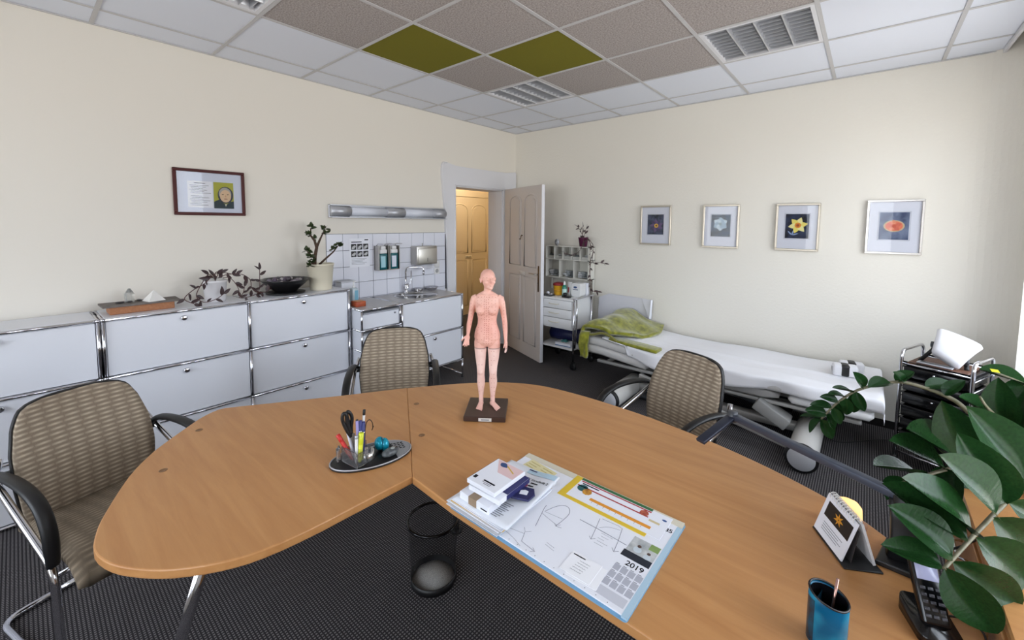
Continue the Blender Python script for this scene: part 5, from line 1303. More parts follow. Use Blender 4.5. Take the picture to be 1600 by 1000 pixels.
obj('name_print', MB().box((-.015, -.048, .0141), (.03, -.042, .0144)), INK, t)
for k in range(2): obj('small_print', MB().box((-.015 + .01 * k, -.054 - .006 * k, .0141), (.022, -.052 - .006 * k, .0144)), GREYTXT, t)
obj('maker_mark', MB().box((-.055, -.055, .0141), (-.043, -.040, .0144)), INK, t)

# ---------------------------------------------------------------- pen tray
TA = math.radians(71)
t = thing('pen_tray', 'oval black and silver desk organiser tray with a printed keypad', 'tray', (2.303, -3.612, DZT), TA)
def oval3(a, b2, z, n=48): return [(a * math.cos(2 * PI * k / n), b2 * math.sin(2 * PI * k / n), z) for k in range(n)]
obj('base', MB().loft([oval3(.148, .086, 0), oval3(.150, .088, .003), oval3(.150, .088, .006), oval3(.147, .085, .008)]), BLACK, t)
obj('silver_rim', MB().tube(oval3(.1475, .0855, .0085), .0025, 6, closed=True), ALU, t)
seg = [(x, y) for x, y, z in oval3(.144, .082, 0, 64)]
keyp = [p for p in seg if p[0] > .055 or p[1] > .02 and p[0] > -.06]
kp = obj('silver_deck', MB().prism([p for p in seg if p[0] > .068], .0081, .0105), mat('deck_silver', (150, 152, 156), .4, .3), t)
obj('back_deck', MB().prism([p for p in seg if p[1] > .040 and p[0] <= .075], .0081, .0100), mat('deck_grey', (96, 98, 102), .4, .3), t)
km = mesh('key', MB().rbox((-.0045, -.003, 0), (.0045, .003, .0015), .001, 1), BLACK)
for r in range(4):
    for c in range(4): obj('key', km, None, kp, loc=(.082 + r * .0125, .036 - c * .0135 - r * .002, .0105))
obj('card_slot', MB().box((-.02, .050, .0101), (.06, .054, .013)), mat('slot_white', (220, 222, 226), .4), t)
ACR = mat('clear_acrylic', (206, 206, 208), .08, spec=.8, trans=.92)
h = thing('pen_holder', 'clear acrylic pen holder standing on the oval tray', 'holder', (2.303, -3.612, DZT + .0086), TA)
obj('front_wall', MB().prism([(-.105, .012), (-.068, -.070), (-.064, -.070), (-.101, .013)], 0, .055), ACR, h)
obj('front_wall', MB().prism([(-.068, -.070), (-.012, -.040), (-.013, -.036), (-.066, -.066)], 0, .050), ACR, h)
obj('back_wall', MB().prism([(-.105, .012), (-.012, .03), (-.012, .034), (-.105, .016)], 0, .045), ACR, h)
obj('clip_cup', MB().lathe([(.024, .0), (.026, .002), (.026, .034), (.023, .034), (.023, .004), (0, .004)], 24, (-.022, -.022, 0)), mat('cup_chrome', (200, 198, 194), .15, .9), h)
for x, y in ((-.118, .02), (-.11, .034)): obj('note_slot', MB().rbox((x - .004, y - .012, 0), (x + .004, y + .012, .045), .002, 1), ACR, h)
def stick(name, label, cat, m, a, b2, r, parts, grp='pens in the holder'):
    a = Vector(a); b2 = Vector(b2)
    t = thing(name, label, cat, (0, 0, 0), 0, grp)
    M = Matrix.Translation(Vector((2.303, -3.612, DZT + .009))) @ Matrix.Rotation(TA, 4, 'Z')
    A = M @ a; B = M @ b2; t.location = A; d = B - A; t.rotation_mode = 'QUATERNION'; t.rotation_quaternion = Vector((0, 0, 1)).rotation_difference(d)
    L_ = d.length
    obj('barrel', MB().lathe([(r * .5, 0), (r, .012), (r, L_ - .002), (r * .8, L_)], 12), m, t)
    for nm, z0, z1, rr, mm_ in parts: obj(nm, MB().lathe([(rr * .9, z0 * L_), (rr, z0 * L_ + .001), (rr, z1 * L_ - .001), (rr * .8, z1 * L_)], 12), mm_, t)
    return t
stick('marker_pen', 'red marker leaning left in the pen holder', 'pen', mat('pen_red', (196, 44, 40), .4), (-.066, -.012, .004), (-.115, .022, .096), .0075, [('cap', .75, 1.02, .0082, mat('pen_red', (196, 44, 40), .4))])
stick('highlighter', 'yellow highlighter at the front of the pen holder', 'pen', mat('pen_yellow', (224, 228, 60), .4), (-.052, -.040, .004), (-.042, -.030, .108), .0085, [('cap', .62, 1.02, .0092, mat('pen_yellow2', (214, 222, 50), .35)), ('barrel_print', .2, .5, .0087, mat('pen_yellow3', (196, 200, 44), .5))])
stick('ballpoint_pen', 'white ballpoint pen just left of the highlighter', 'pen', WHITEP, (-.062, -.038, .004), (-.060, -.034, .103), .0055, [('tip_ring', .9, 1.02, .006, ALU)])
stick('ballpoint_pen', 'white and grey ballpoint pen leaning beside the red marker', 'pen', mat('pen_pale', (206, 208, 222), .4), (-.062, -.010, .004), (-.088, .004, .128), .0055, [('clicker', .92, 1.04, .004, BLACK)])
stick('ballpoint_pen', 'lilac ballpoint pen behind the highlighter', 'pen', mat('pen_lilac', (150, 140, 196), .4), (-.050, -.018, .004), (-.052, -.008, .148), .0055, [('clicker', .93, 1.03, .0045, BLACK)])
stick('ballpoint_pen', 'navy ballpoint pen, left one of the two navy pens', 'pen', mat('pen_navy', (36, 44, 110), .35), (-.046, -.020, .004), (-.040, -.008, .146), .006, [('clip_ring', .7, .74, .0065, CHROME)])
stick('ballpoint_pen', 'navy ballpoint pen, right one of the two navy pens', 'pen', mat('pen_navy', (36, 44, 110), .35), (-.038, -.024, .004), (-.029, -.010, .140), .006, [('clip_ring', .7, .74, .0065, CHROME)])
stick('ballpoint_pen', 'tall white pen with black top in the holder', 'pen', WHITEP, (-.038, .004, .004), (-.022, .012, .172), .0045, [('black_top', .9, 1.02, .0052, BLACK)])
M = Matrix.Translation(Vector((2.303, -3.612, DZT + .009))) @ Matrix.Rotation(TA, 4, 'Z')
t = thing('scissors', 'scissors with big black handles upright in the pen holder', 'scissors', M @ Vector((-.068, .002, .004)), TA)
obj('blades', MB().prism([(-.006, 0), (.006, 0), (.009, .095), (-.007, .095)], -.0015, .0015, ax='y'), STEEL, t)
for sx, yy in ((-1, -.004), (1, .004)):
    obj('handle', MB().tube(cr([(sx * .002 - .004, yy, .085), (sx * .010 - .012, yy, .12), (sx * .017 - .016, yy, .155), (sx * .010 - .020, yy, .178), (sx * .001 - .019, yy, .172), (sx * .003 - .014, yy, .14), (sx * .0 - .006, yy, .10)], 5), .0062, 8), BLACK, t)
t = thing('wire_hook', 'thin black wire hook with a twisted end beside the pens', 'hook', M @ Vector((-.026, .002, .004)), TA)
obj('wire', MB().tube(cr([(0, 0, 0), (.004, .004, .08), (.010, .008, .118), (.022, .010, .128), (.032, .010, .115), (.034, .010, .095), (.030, .010, .085), (.037, .010, .10)], 5), .0016, 6), BLACK, t)
t = thing('blue_ball', 'shiny turquoise ball clamp on the oval tray', 'ball', M @ Vector((.040, .016, -.0005)), TA)
TQ = mat('turquoise_gloss', (20, 150, 176), .18, .3)
obj('half_shell', MB().ell((-.006, .004, .026), (.020, .024, .025), 18, 12), TQ, t); obj('half_shell', MB().ell((.010, -.006, .024), (.017, .022, .023), 18, 12), TQ, t); obj('seam', MB().tube([(.001 + .0 * math.cos(a), -.001 + .0225 * math.cos(a), .025 + .0245 * math.sin(a)) for a in [2 * PI * k / 20 for k in range(20)]], .0018, 5, closed=True), mat('turquoise_dark', (10, 84, 104), .3), t)
t = thing('carved_stone', 'dark grey carved stone paperweight at the tray edge', 'paperweight', M @ Vector((.058, -.040, -.0005)), TA + .3)
obj('stone', MB().ell((0, 0, .014), (.034, .020, .0155), 16, 10), mat('stone_grey_gloss', (58, 62, 66), .25, noise=(60, (104, 110, 112))), t)
obj('inlay', MB().ell((.008, -.004, .027), (.010, .007, .004), 10, 6), mat('inlay_pale', (150, 156, 154), .3), t)

# ---------------------------------------------------------------- calendar, lamps, phone, pen cup
A1, A0 = Vector((3.672, -3.075, 0)), Vector((3.612, -2.972, 0)); ax = (A1 - A0).normalized(); nn = Vector((-ax.y, ax.x, 0))   # nn points away to the left front
if nn.dot(Vector((3.68, -4.44, 0)) - A0) < 0: nn = -nn
t = thing('flip_calendar', 'spiral-bound tent calendar with a golden flower photo on the desk', 'calendar', (A0.x, A0.y, DZT), math.atan2(ax.y, ax.x))
# local x runs along the spine to the left, local y points to the back
WL = (A1 - A0).length + .012; dep = .072; hgt = .112; ap = .034
front = [(0, 0, .006), (WL, 0, .006), (WL, ap, hgt), (0, ap, hgt)]
def slabq(q, off): 
    a, b2, c, d = [Vector(p) for p in q]; nrm = (b2 - a).cross(d - a).normalized() * off
    return MB().add([p for p in (a, b2, c, d)] + [p + nrm for p in (a, b2, c, d)], [(0, 3, 2, 1), (4, 5, 6, 7), (0, 1, 5, 4), (1, 2, 6, 5), (2, 3, 7, 6), (3, 0, 4, 7)])
obj('front_pages', slabq(front, .004), PAPER, t)
def fpt(u, v, d=.0006):
    a = Vector(front[0]); e1 = Vector(front[1]) - a; e2 = Vector(front[3]) - a; nr = e1.cross(e2).normalized(); return a + e1 * u + e2 * v - nr * (d if nr.y > 0 else -d) 
side = -1 if fpt(0, 0, .01).y < 0 else 1
def fq(nm, u0, u1, v0, v1, m, d=.0006):
    return obj(nm, MB().add([fpt(u0, v0, d * (1 if side < 0 else -1)), fpt(u1, v0, d * (1 if side < 0 else -1)), fpt(u1, v1, d * (1 if side < 0 else -1)), fpt(u0, v1, d * (1 if side < 0 else -1))], [(0, 1, 2, 3)]), m, t)
fq('photo', .12, .95, .48, .86, mat('photo_black', (26, 22, 20), .5), .0045)
for k in range(7):
    a = k * .9; obj('petal', MB().add([fpt(.55 + .035 * math.cos(a + 1.2), .68 + .05 * math.sin(a + 1.2), .005 * (1 if side < 0 else -1)), fpt(.55 + .16 * math.cos(a), .68 + .15 * math.sin(a), .005 * (1 if side < 0 else -1)), fpt(.55 + .035 * math.cos(a - 1.2), .68 + .05 * math.sin(a - 1.2), .005 * (1 if side < 0 else -1))], [(0, 1, 2)]), mat('petal_gold', (216, 150, 44), .5), t)
for k in range(4): fq('text_line', .2, .85 - .1 * (k % 2), .34 - k * .06, .355 - k * .06, GREYTXT, .0045)
obj('back_pages', slabq([(0, dep, .006), (0, ap + .004, hgt), (WL, ap + .004, hgt), (WL, dep, .006)], .006), mat('page_edges', (206, 204, 204), .7), t)
obj('inner_card', slabq([(.0, .02, .006), (.0, ap + .001, hgt - .02), (WL, ap + .001, hgt - .02), (WL, .02, .006)], .001), mat('card_dark', (54, 50, 50), .6), t)
obj('foot_board', MB().rbox((-.004, -.006, 0), (WL + .02, dep + .012, .0055), .002, 1), BLACK, t)
sm2 = mesh('spiral_ring', MB().tube([(0, .010 * math.cos(2 * PI * k / 14), .010 * math.sin(2 * PI * k / 14)) for k in range(14)], .0013, 5, closed=True), mat('spiral_white', (226, 224, 220), .3))
for k in range(11): obj('spiral_ring', sm2, None, t, loc=(.012 + k * (WL - .024) / 10, ap + .002, hgt + .001))

t = thing('glow_lamp', 'small warm glowing stone lamp behind the tent calendar', 'lamp', (3.675, -2.895, DZT), .4)
gl = MB().loft([[(.055 * math.cos(a) * s_, .036 * math.sin(a) * s_, z) for a in [2 * PI * k / 14 for k in range(14)]] for s_, z in ((.72, .012), (.80, .03), (.76, .056), (.55, .072), (.2, .080))])
obj('glowing_stone', gl, mat('salt_glow', (255, 214, 150), .6, emit=((255, 206, 130), 1.0)), t)
obj('wooden_foot', MB().lathe([(.05, 0), (.052, .012), (0, .013)], 20, sx=1.1, sy=.75), WOODB, t)

LG = mat('lamp_slate_blue', (70, 76, 90), .35, .3)
t = thing('desk_lamp', 'slate grey arm desk lamp on a black foot, its arm reaching across the desk edge', 'desk lamp', (3.803, -2.975, DZT), 0)
O = Vector((3.803, -2.975, DZT))
obj('foot', MB().prism([(-.06, -.055), (.045, -.06), (.055, .06), (-.035, .07)], 0, .016, bev=.004), BLACK, t)
obj('column', MB().loft([[(p[0] * s_ + dx, p[1] * s_ + dy, z) for p in rrect(-.032, .032, -.022, .022, .008)] for s_, dx, dy, z in ((1.2, 0, 0, .016), (1.0, .0, .0, .05), (.9, -.005, .01, .11), (1.0, -.008, .005, .165))]), BLACK, t)
pv = obj('pivot', MB().lathe([(.0, -.032), (.024, -.032), (.024, .032), (0, .032)], 18, (-.008, .003, .168), axis='y'), BLACK, t)
def boxbar(nm, a, b2, w_, h_, m, par, up='Z'):
    a, b2 = Vector(a), Vector(b2); d = b2 - a
    M2 = Matrix.Translation(a) @ d.to_track_quat('X', up).to_matrix().to_4x4()
    return obj(nm, MB().rbox((0, -w_ / 2, -h_ / 2), (d.length, w_ / 2, h_ / 2), .003, 2).xf(M2), m, par)
E1 = Vector((3.335, -2.739, .90)) - O
am = boxbar('arm', (-.008, .003, .172), E1, .026, .022, LG, t)
obj('elbow', MB().lathe([(.0, -.018), (.017, -.018), (.017, .018), (0, .018)], 14, E1, axis='z'), DKG, t)
hd = boxbar('lamp_head', E1, Vector((3.268, -2.90, .842)) - O, .034, .012, mat('lamp_navy', (46, 50, 64), .35, .3), t)
boxbar('light_strip', E1 + Vector((-.004, -.01, -.011)), Vector((3.272, -2.893, .836)) - O, .022, .003, WHITEP, t)
obj('cable', MB().tube(cr([(.03, .05, .012), (.06, .10, .015), (.10, .12, .02), (.14, .13, .06)], 6), .003, 6), BLACK, t)

t = thing('cordless_phone', 'black cordless phone leaning in its charging cradle below the leaves', 'phone', (3.834, -3.185, DZT), .35)
obj('cradle', MB().loft([[(p[0], p[1], z + p[1] * k) for p in rrect(-.038, .038, -.05, .055, .015)] for z, k in ((0, 0), (.014, .0), (.026, .16))]), BLACKG, t)
M3 = Matrix.Translation((0, -.018, .022)) @ Matrix.Rotation(-.62, 4, 'X')
hs = obj('handset', MB().rbox((-.025, -.012, 0), (.025, .012, .148), .008, 3).xf(M3), BLACKG, t)
obj('screen', MB().rbox((-.020, -.0132, .083), (.020, -.0122, .126), .001, 1).xf(M3), mat('lcd_lilac', (150, 152, 176), .2, emit=((150, 152, 190), .25)), hs)
obj('earpiece', MB().box((-.009, -.0128, .135), (.009, -.0122, .138)).xf(M3), ALU, hs)
km2 = MB().rbox((-.0048, -.0135, -.003), (.0048, -.0122, .003), .001, 1)
for r in range(5):
    for c in range(3):
        k_ = MB(); k_.v = list(km2.v); k_.f = list(km2.f); k_.m = list(km2.m); k_.s = list(km2.s)
        obj('key', k_.xf(Matrix.Translation((-.0135 + c * .0135, 0, .068 - r * .0125))).xf(M3), mat('key_grey', (64, 64, 70), .4), hs)
obj('top_cap', MB().rbox((-.025, -.012, .148), (.025, .0, .152), .002, 1).xf(M3), ALU, hs)
obj('power_cord', MB().tube(cr([(.03, .03, .012), (.07, .05, .006), (.10, .03, .005), (.085, -.03, .005), (.09, -.10, .005)], 6), .0022, 6), BLACK, t)

t = thing('pen_cup', 'glazed blue and black oval pen cup with slanted rim at the bottom edge', 'cup', (3.662, -3.372, DZT), .4)
def vas(z, r, dz=0): return [(r * 1.0 * math.cos(2 * PI * k / 32), r * .78 * math.sin(2 * PI * k / 32), z + dz * math.cos(2 * PI * k / 32 - 2.4)) for k in range(32)]
BG = noise_mat('blue_glaze', (12, 84, 120), (40, 140, 170), 14, rough=.15)
obj('body', MB().loft([vas(0, .033), vas(.004, .036), vas(.06, .036), vas(.106, .036, .012), vas(.108, .034, .012), vas(.095, .033, .008), vas(.01, .032)], cap=True), BG, t)
obj('dark_rim', MB().tube(vas(.1075, .0352, .012), .0022, 6, closed=True), mat('glaze_black', (16, 16, 20), .2), t)
obj('dark_lining', MB().loft([vas(.105, .0325, .008), vas(.02, .0315)], cap=False), mat('glaze_black', (16, 16, 20), .2), t)
obj('dark_drip', MB().loft([[(p[0] * 1.012, p[1] * 1.012, p[2]) for p in vas(z, r_)][8:20] for z, r_ in ((.005, .036), (.05, .036), (.10, .036))], cap=False), mat('glaze_dark_blue', (22, 34, 44), .2, noise=(30, (14, 70, 92))), t)
o = obj('metal_pen', MB().tube([(0, 0, 0), (.004, .006, .06), (.01, .01, .125)], .0028, 8), mat('rose_steel', (190, 150, 140), .2, .9), loc=(3.664, -3.362, DZT + .012)); tag(o, 'thin metal pen standing in the blue pen cup', 'pen')
# ================================================================ ACUPUNCTURE FIGURE
def body_mat():
    m, nt, b = base('figure_skin_vinyl', .42, 0, .4)
    tc = N(nt, 'TexCoord'); s = N(nt, 'SeparateXYZ'); nt.links.new(tc.outputs['Object'], s.inputs[0])
    rp = N(nt, 'ValToRGB'); r = rp.color_ramp
    r.elements[0].position = 0; r.elements[0].color = lin((228, 180, 166)); r.elements[1].position = 1; r.elements[1].color = lin((230, 176, 160))
    for p, c in ((.10, (232, 192, 180)), (.30, (238, 206, 196)), (.432, (238, 206, 196)), (.4345, (160, 128, 122)), (.4375, (160, 128, 122)), (.44, (234, 184, 168)), (.60, (230, 170, 154)), (.80, (234, 186, 170))):
        e = r.elements.new(p); e.color = lin(c)
    nt.links.new(math_node(nt, 'DIVIDE', s.outputs[2], .65), rp.inputs[0])
    n = N(nt, 'TexNoise'); n.inputs['Scale'].default_value = 30; nt.links.new(tc.outputs['Object'], n.inputs['Vector'])
    mx = N(nt, 'Mix', data_type='RGBA', blend_type='MULTIPLY'); mx.inputs[0].default_value = .25
    g = N(nt, 'ValToRGB'); g.color_ramp.elements[0].color = (.75, .55, .52, 1); g.color_ramp.elements[1].color = (1, 1, 1, 1); g.color_ramp.elements[0].position = .35; g.color_ramp.elements[1].position = .6
    nt.links.new(n.outputs['Fac'], g.inputs[0]); nt.links.new(rp.outputs[0], mx.inputs[6]); nt.links.new(g.outputs[0], mx.inputs[7]); nt.links.new(mx.outputs[2], b.inputs['Base Color'])
    return m
FA = math.atan2(.113, .148)
fig = thing('anatomical_figure', 'pink female acupuncture figure standing on a dark wooden base on the desk', 'figure', (2.366, -3.050, DZT), FA)
BH = .024
obj('base_plate', MB().rbox((-.094, -.105, 0), (.094, .105, BH), .003, 1, sm=False), mat('dark_walnut', (58, 38, 30), .4), fig)
lp = obj('name_plate', MB().box((-.026, -.1062, .004), (.032, -.1052, .019)), mat('plate_silver', (206, 202, 196), .4), fig)
obj('plate_text', MB().box((-.015, -.1066, .009), (.021, -.1063, .0135)), GREYTXT, lp)
B = MB()
def er(z, rx, ry, cx=0, cy=0, n=24): return [(cx + rx * math.cos(2 * PI * k / n), cy + ry * math.sin(2 * PI * k / n), z) for k in range(n)]
tor = [(.292, .030, .026, .002), (.300, .046, .036, .003), (.312, .056, .042, .004), (.330, .0610, .0445, .005), (.350, .0595, .043, .005), (.372, .0535, .038, .002), (.395, .0450, .0325, 0), (.415, .0435, .031, 0), (.435, .0465, .0325, 0), (.455, .0525, .0355, 0),
       (.478, .0565, .037, 0), (.500, .0590, .036, .001), (.516, .0595, .032, .003), (.528, .052, .026, .005), (.538, .036, .021, .006), (.546, .022, .019, .006)]
B.loft([er(z, rx, ry, 0, cy) for z, rx, ry, cy in tor])
B.loft([er(z, r_, r_ * 1.02, dx, cy, 16) for z, r_, dx, cy in ((.530, .022, 0, .007), (.545, .0180, 0, .004), (.560, .0168, .001, .001), (.578, .0175, .002, -.002))])
# breasts, buttocks, collar bones
for sx in (-1, 1):
    B.ell((sx * .0275, -.0225, .466), (.0250, .0200, .0280)); B.ell((sx * .028, -.0285, .458), (.0195, .0160, .0175)); B.ell((sx * .0285, -.0440, .456), (.0030, .003, .0030), 8, 6)
    B.ell((sx * .027, .027, .322), (.030, .026, .032))
    B.tube([(sx * .008, -.020, .530), (sx * .030, -.019, .534), (sx * .046, -.008, .530)], [.0028, .0024, .0028], 8)
B.ell((0, -.030, .318), (.020, .014, .018))
# head turned toward the viewer's right
HA = Matrix.Rotation(.50, 3, 'Z'); HC = Vector((.004, -.004, .604))
def hp_(x, y, z): return HC + HA @ Vector((x, y, z))
def hell(c, r_): B.ell(hp_(*c), r_, 16, 10, rot=HA)
hell((0, .006, .008), (.0335, .0395, .0385)); hell((0, -.008, -.012), (.0275, .0258, .034)); hell((0, -.020, -.034), (.0165, .0165, .0125)); hell((0, -.0335, -.040), (.0085, .0065, .0065))
hell((0, -.0255, .0085), (.0215, .0080, .0048)); hell((0, -.0400, -.0085), (.0048, .0085, .0065)); B.tube([hp_(0, -.0365, .006), hp_(0, -.0435, -.006), hp_(0, -.0405, -.012)], [.0032, .0045, .0042], 8)
hell((0, -.0352, -.0205), (.0098, .0052, .0030)); hell((0, -.0350, -.0262), (.0085, .0050, .0030))
for sx in (-1, 1):
    hell((sx * .0130, -.0282, .0000), (.0056, .0045, .0030)); hell((sx * .0155, -.0200, -.0130), (.0115, .0108, .0110))
    hell((sx * .0345, .004, -.006), (.0042, .0085, .0125)); hell((sx * .0360, .005, -.001), (.0035, .0095, .0080))
# legs
def limb(pts, n=16):
    B.tube([p for p, r_ in pts], [r_ for p, r_ in pts], n)
for sx, kx, ax_, ay in ((-1, -.029, -.029, 0), (1, .028, .026, 0)):
    limb([((sx * .0300, .002, .335), .026), ((sx * .0315, .001, .305), .0295), ((sx * .0310, .000, .275), .0285), ((sx * .0305, -.001, .235), .0245), ((kx, -.003, .195), .0200), ((kx, -.005, .168), .0180), ((kx, -.002, .150), .0172), ((kx, .003, .125), .0190), ((kx, .004, .105), .0180), ((ax_, .004, .075), .0135), ((ax_, .004, .048), .0105), ((ax_, .004, .026), .0110), ((ax_, .004, .010), .0100)])
    B.ell((kx, -.018, .168), (.0105, .006, .012)); B.ell((kx, .012, .118), (.0135, .012, .026))
    fa = Matrix.Rotation(-.08 if sx < 0 else .62, 3, 'Z'); fc = Vector((ax_, .004, 0))
    def fp(x, y, z): return fc + fa @ Vector((x, y, z))
    B.ell(fp(0, .008, .0105), (.0105, .0125, .0105), 14, 8, rot=fa)
    B.loft([[fp(w_ * math.cos(2 * PI * k / 14) + dx, y, max(.0006, h_ * .5 + h_ * .5 * math.sin(2 * PI * k / 14))) for k in range(14)] for y, w_, h_, dx in ((.012, .009, .020, 0), (-.004, .0115, .026, 0), (-.020, .0125, .020, 0), (-.036, .0150, .0135, 0), (-.047, .0150, .0095, -.0)) ])
    for k in range(5):
        xx = (-.0118 + k * .0060) * (1 if sx > 0 else -1); ln = (.0135, .0125, .0115, .0100, .0085)[k]; rr_ = (.0042, .0032, .0031, .0029, .0026)[k]
        B.tube([fp(xx, -.042 + k * .0013, .0052), fp(xx * 1.05, -.048 - ln * .5 + k * .0015, .0050), fp(xx * 1.06, -.050 - ln + .004 + k * .002, .0036)], [rr_, rr_, rr_ * .8], 8)
# arms: viewer-left arm bent forward with open palm, viewer-right arm hanging
limb([((-.048, .004, .520), .0150), ((-.060, .004, .512), .0180), ((-.0665, .004, .490), .0165), ((-.0730, .006, .455), .0140), ((-.0785, .006, .425), .0124), ((-.0810, -.002, .408), .0120), ((-.0825, -.016, .392), .0116), ((-.0830, -.030, .374), .0098), ((-.0835, -.040, .358), .0080)], 14)
limb([((.048, .004, .520), .0150), ((.060, .004, .512), .0180), ((.0665, .004, .490), .0165), ((.0730, .006, .455), .0140), ((.0785, .006, .420), .0124), ((.0815, .004, .400), .0119), ((.0835, .000, .375), .0114), ((.0855, -.006, .345), .0093), ((.0865, -.009, .322), .0077)], 14)
def hand(o, dn, pl, th):
    """o wrist, dn finger direction, pl palm normal, th thumb side direction"""
    o, dn, pl, th = Vector(o), Vector(dn).normalized(), Vector(pl).normalized(), Vector(th).normalized()
    R_ = Matrix((th, pl, dn)).transposed()
    B.tube([o - dn * .012, o, o + dn * .012], [.0078, .0074, .0085], 10)
    B.ell(o + dn * .016, (.0122, .0064, .0180), 14, 8, rot=R_)
    for k, ln, sp in ((0, .0255, .16), (1, .0285, .03), (2, .0265, -.09), (3, .0205, -.22)):
        b0 = o + dn * .026 + th * (.0082 - k * .0056)
        d = (dn + th * sp).normalized()
        B.tube([b0, b0 + d * ln * .45 + pl * .0012, b0 + d * ln * .78 + pl * .0030, b0 + d * ln + pl * .0056], [.0034, .0032, .0030, .0024], 8)
    b0 = o + dn * .008 + th * .0085; d = (th * .8 + dn * .75 + pl * .25).normalized()
    B.tube([b0, b0 + d * .010, b0 + d * .017 + dn * .003, b0 + d * .022 + dn * .007], [.0042, .0036, .0032, .0024], 8)
hand((-.0840, -.044, .352), (-.16, -.30, -1), (.1, -1, .3), (-1, -.15, .1))
hand((.0870, -.010, .318), (.10, -.10, -1), (-1, -.25, 0), (-.25, -1, .05))
body = obj('body', B, body_mat(), fig, loc=(0, .012, BH - .0015))
rm = body.modifiers.new('fuse', 'REMESH'); rm.mode = 'VOXEL'; rm.voxel_size = .0014; rm.use_smooth_shade = True
smo = body.modifiers.new('soften', 'SMOOTH'); smo.factor = .5; smo.iterations = 4
# printed acupuncture points, set on the skin
bpy.context.view_layer.update()
dg = bpy.context.evaluated_depsgraph_get()
bv = BVHTree.FromObject(body, dg)
pts = MB(); rnd = random.Random(21)
def dot(x, z, y0=-.2, r_=.0017):
    h = bv.ray_cast(Vector((x, y0, z)), Vector((0, 1, 0)), .4)
    if h[0] is None: return
    p, nr = h[0], h[1]
    a = nr.cross(Vector((0, 0, 1)));
    if a.length < 1e-3: return
    a.normalize(); c = nr.cross(a); p = p + nr * .0003
    pts.add([p + a * r_ * math.cos(k * PI / 3) + c * r_ * math.sin(k * PI / 3) for k in range(6)], [tuple(range(6))], 0, False)
for x in (-.040, -.024, -.010, 0, .010, .024, .040):
    z = .312
    while z < .527:
        if abs(x) < .012 or z > .47 or rnd.random() < .75: dot(x + rnd.uniform(-.0016, .0016), z + rnd.uniform(-.002, .002), r_=.0020 if abs(x) < .012 else .0016)
        z += .0100 if abs(x) < .012 else .0140
for z in [.03 + k * .022 for k in range(12)]:
    for x in (-.036, -.022, .022, .034): 
        if rnd.random() < .6: dot(x, z)
for z in [.33 + k * .016 for k in range(12)]:
    dot(-.074, z); dot(.077, z)
for k in range(14): dot(.004 + rnd.uniform(-.02, .02), .612 + rnd.uniform(-.03, .032), r_=.001)
po = obj('acupuncture_points', pts, mat('point_red', (172, 86, 78), .6), fig, loc=(0, .012, BH - .0015)); po['kind'] = 'stuff'
# ================================================================ LARGE GLOSSY PLANT ON THE WINDOW CABINET
def zz_leaf_mat():
    m, nt, b = base('glossy_green_leaf', .25, 0, .15)
    tc = N(nt, 'TexCoord'); n = N(nt, 'TexNoise'); n.inputs['Scale'].default_value = 26; n.inputs['Detail'].default_value = 4
    nt.links.new(tc.outputs['Object'], n.inputs['Vector'])
    nt.links.new(mixc(nt, n.outputs['Fac'], (12, 34, 16), (36, 72, 34)), b.inputs['Base Color'])
    w_ = N(nt, 'TexNoise'); w_.inputs['Scale'].default_value = 9; mp = N(nt, 'Mapping'); mp.inputs['Scale'].default_value = (.5, 2.2, 1); mp.inputs['Rotation'].default_value = (0, 0, .7)
    nt.links.new(tc.outputs['Object'], mp.inputs[0]); nt.links.new(mp.outputs[0], w_.inputs['Vector'])
    bu = N(nt, 'Bump'); bu.inputs['Strength'].default_value = .14; bu.inputs['Distance'].default_value = .004
    nt.links.new(w_.outputs['Fac'], bu.inputs['Height']); nt.links.new(bu.outputs[0], b.inputs['Normal'])
    return m
ZL = zz_leaf_mat()
def zz_mesh(wd):
    n = 12; vs = []; fs = []
    for i in range(n + 1):
        s = i / n
        w_ = wd * .5 * (math.sin(PI * s ** .85) ** .72 if 0 < s < 1 else 0) + .002
        zc = -.06 * s * s + .015 * math.sin(s * 6)
        for q in (-1, -.66, -.33, 0, .33, .66, 1): vs.append((q * w_, s, zc + abs(q) ** 1.1 * w_ * .55 + (.006 if q == 0 else 0) * 0 - (.010 if q == 0 else 0)))
    for i in range(n):
        for q in range(6): fs.append((i * 7 + q, i * 7 + q + 1, (i + 1) * 7 + q + 1, (i + 1) * 7 + q))
    return mesh('leaf', MB().add(vs, fs, 0, True), ZL)
zz = [zz_mesh(.58), zz_mesh(.64), zz_mesh(.54)]
POT = Vector((4.165, -2.45, .8005))
zp_ = thing('zz_plant', 'large glossy green plant leaning in from the right edge', 'potted plant', POT)
obj('pot', MB().lathe([(.085, 0), (.088, .004), (.112, .17), (.117, .172), (.117, .19), (.106, .19), (.10, .165), (0, .16)], 32), mat('pot_beige', (198, 172, 150), .45), zp_)
obj('soil', MB().lathe([(.103, .168), (0, .172)], 20), mat('soil', (44, 34, 28), .95), zp_)
STM = mat('zz_stem', (92, 92, 66), .55, noise=(50, (122, 114, 92)))
def wstem(pts, r0, r1):
    P_ = cr([Vector(p) - POT for p in pts], 8); k = len(P_) - 1
    obj('stem', MB().tube(P_, [r1 + (r0 - r1) * i / k for i in range(k + 1)], 10), STM, zp_)
wstem([(3.846, -3.189, .881), (3.903, -3.059, .906), (3.96, -2.929, .926), (4.023, -2.794, .955), (4.095, -2.638, .982), (4.14, -2.53, 1.01), (4.16, -2.46, .97)], .0085, .0035)
wstem([(3.59, -2.587, .913), (3.635, -2.568, .984), (3.693, -2.539, 1.038), (3.784, -2.498, 1.075), (3.857, -2.476, 1.067), (3.927, -2.472, 1.043), (3.974, -2.475, 1.005), (4.04, -2.47, .985), (4.12, -2.45, .97)], .009, .003)
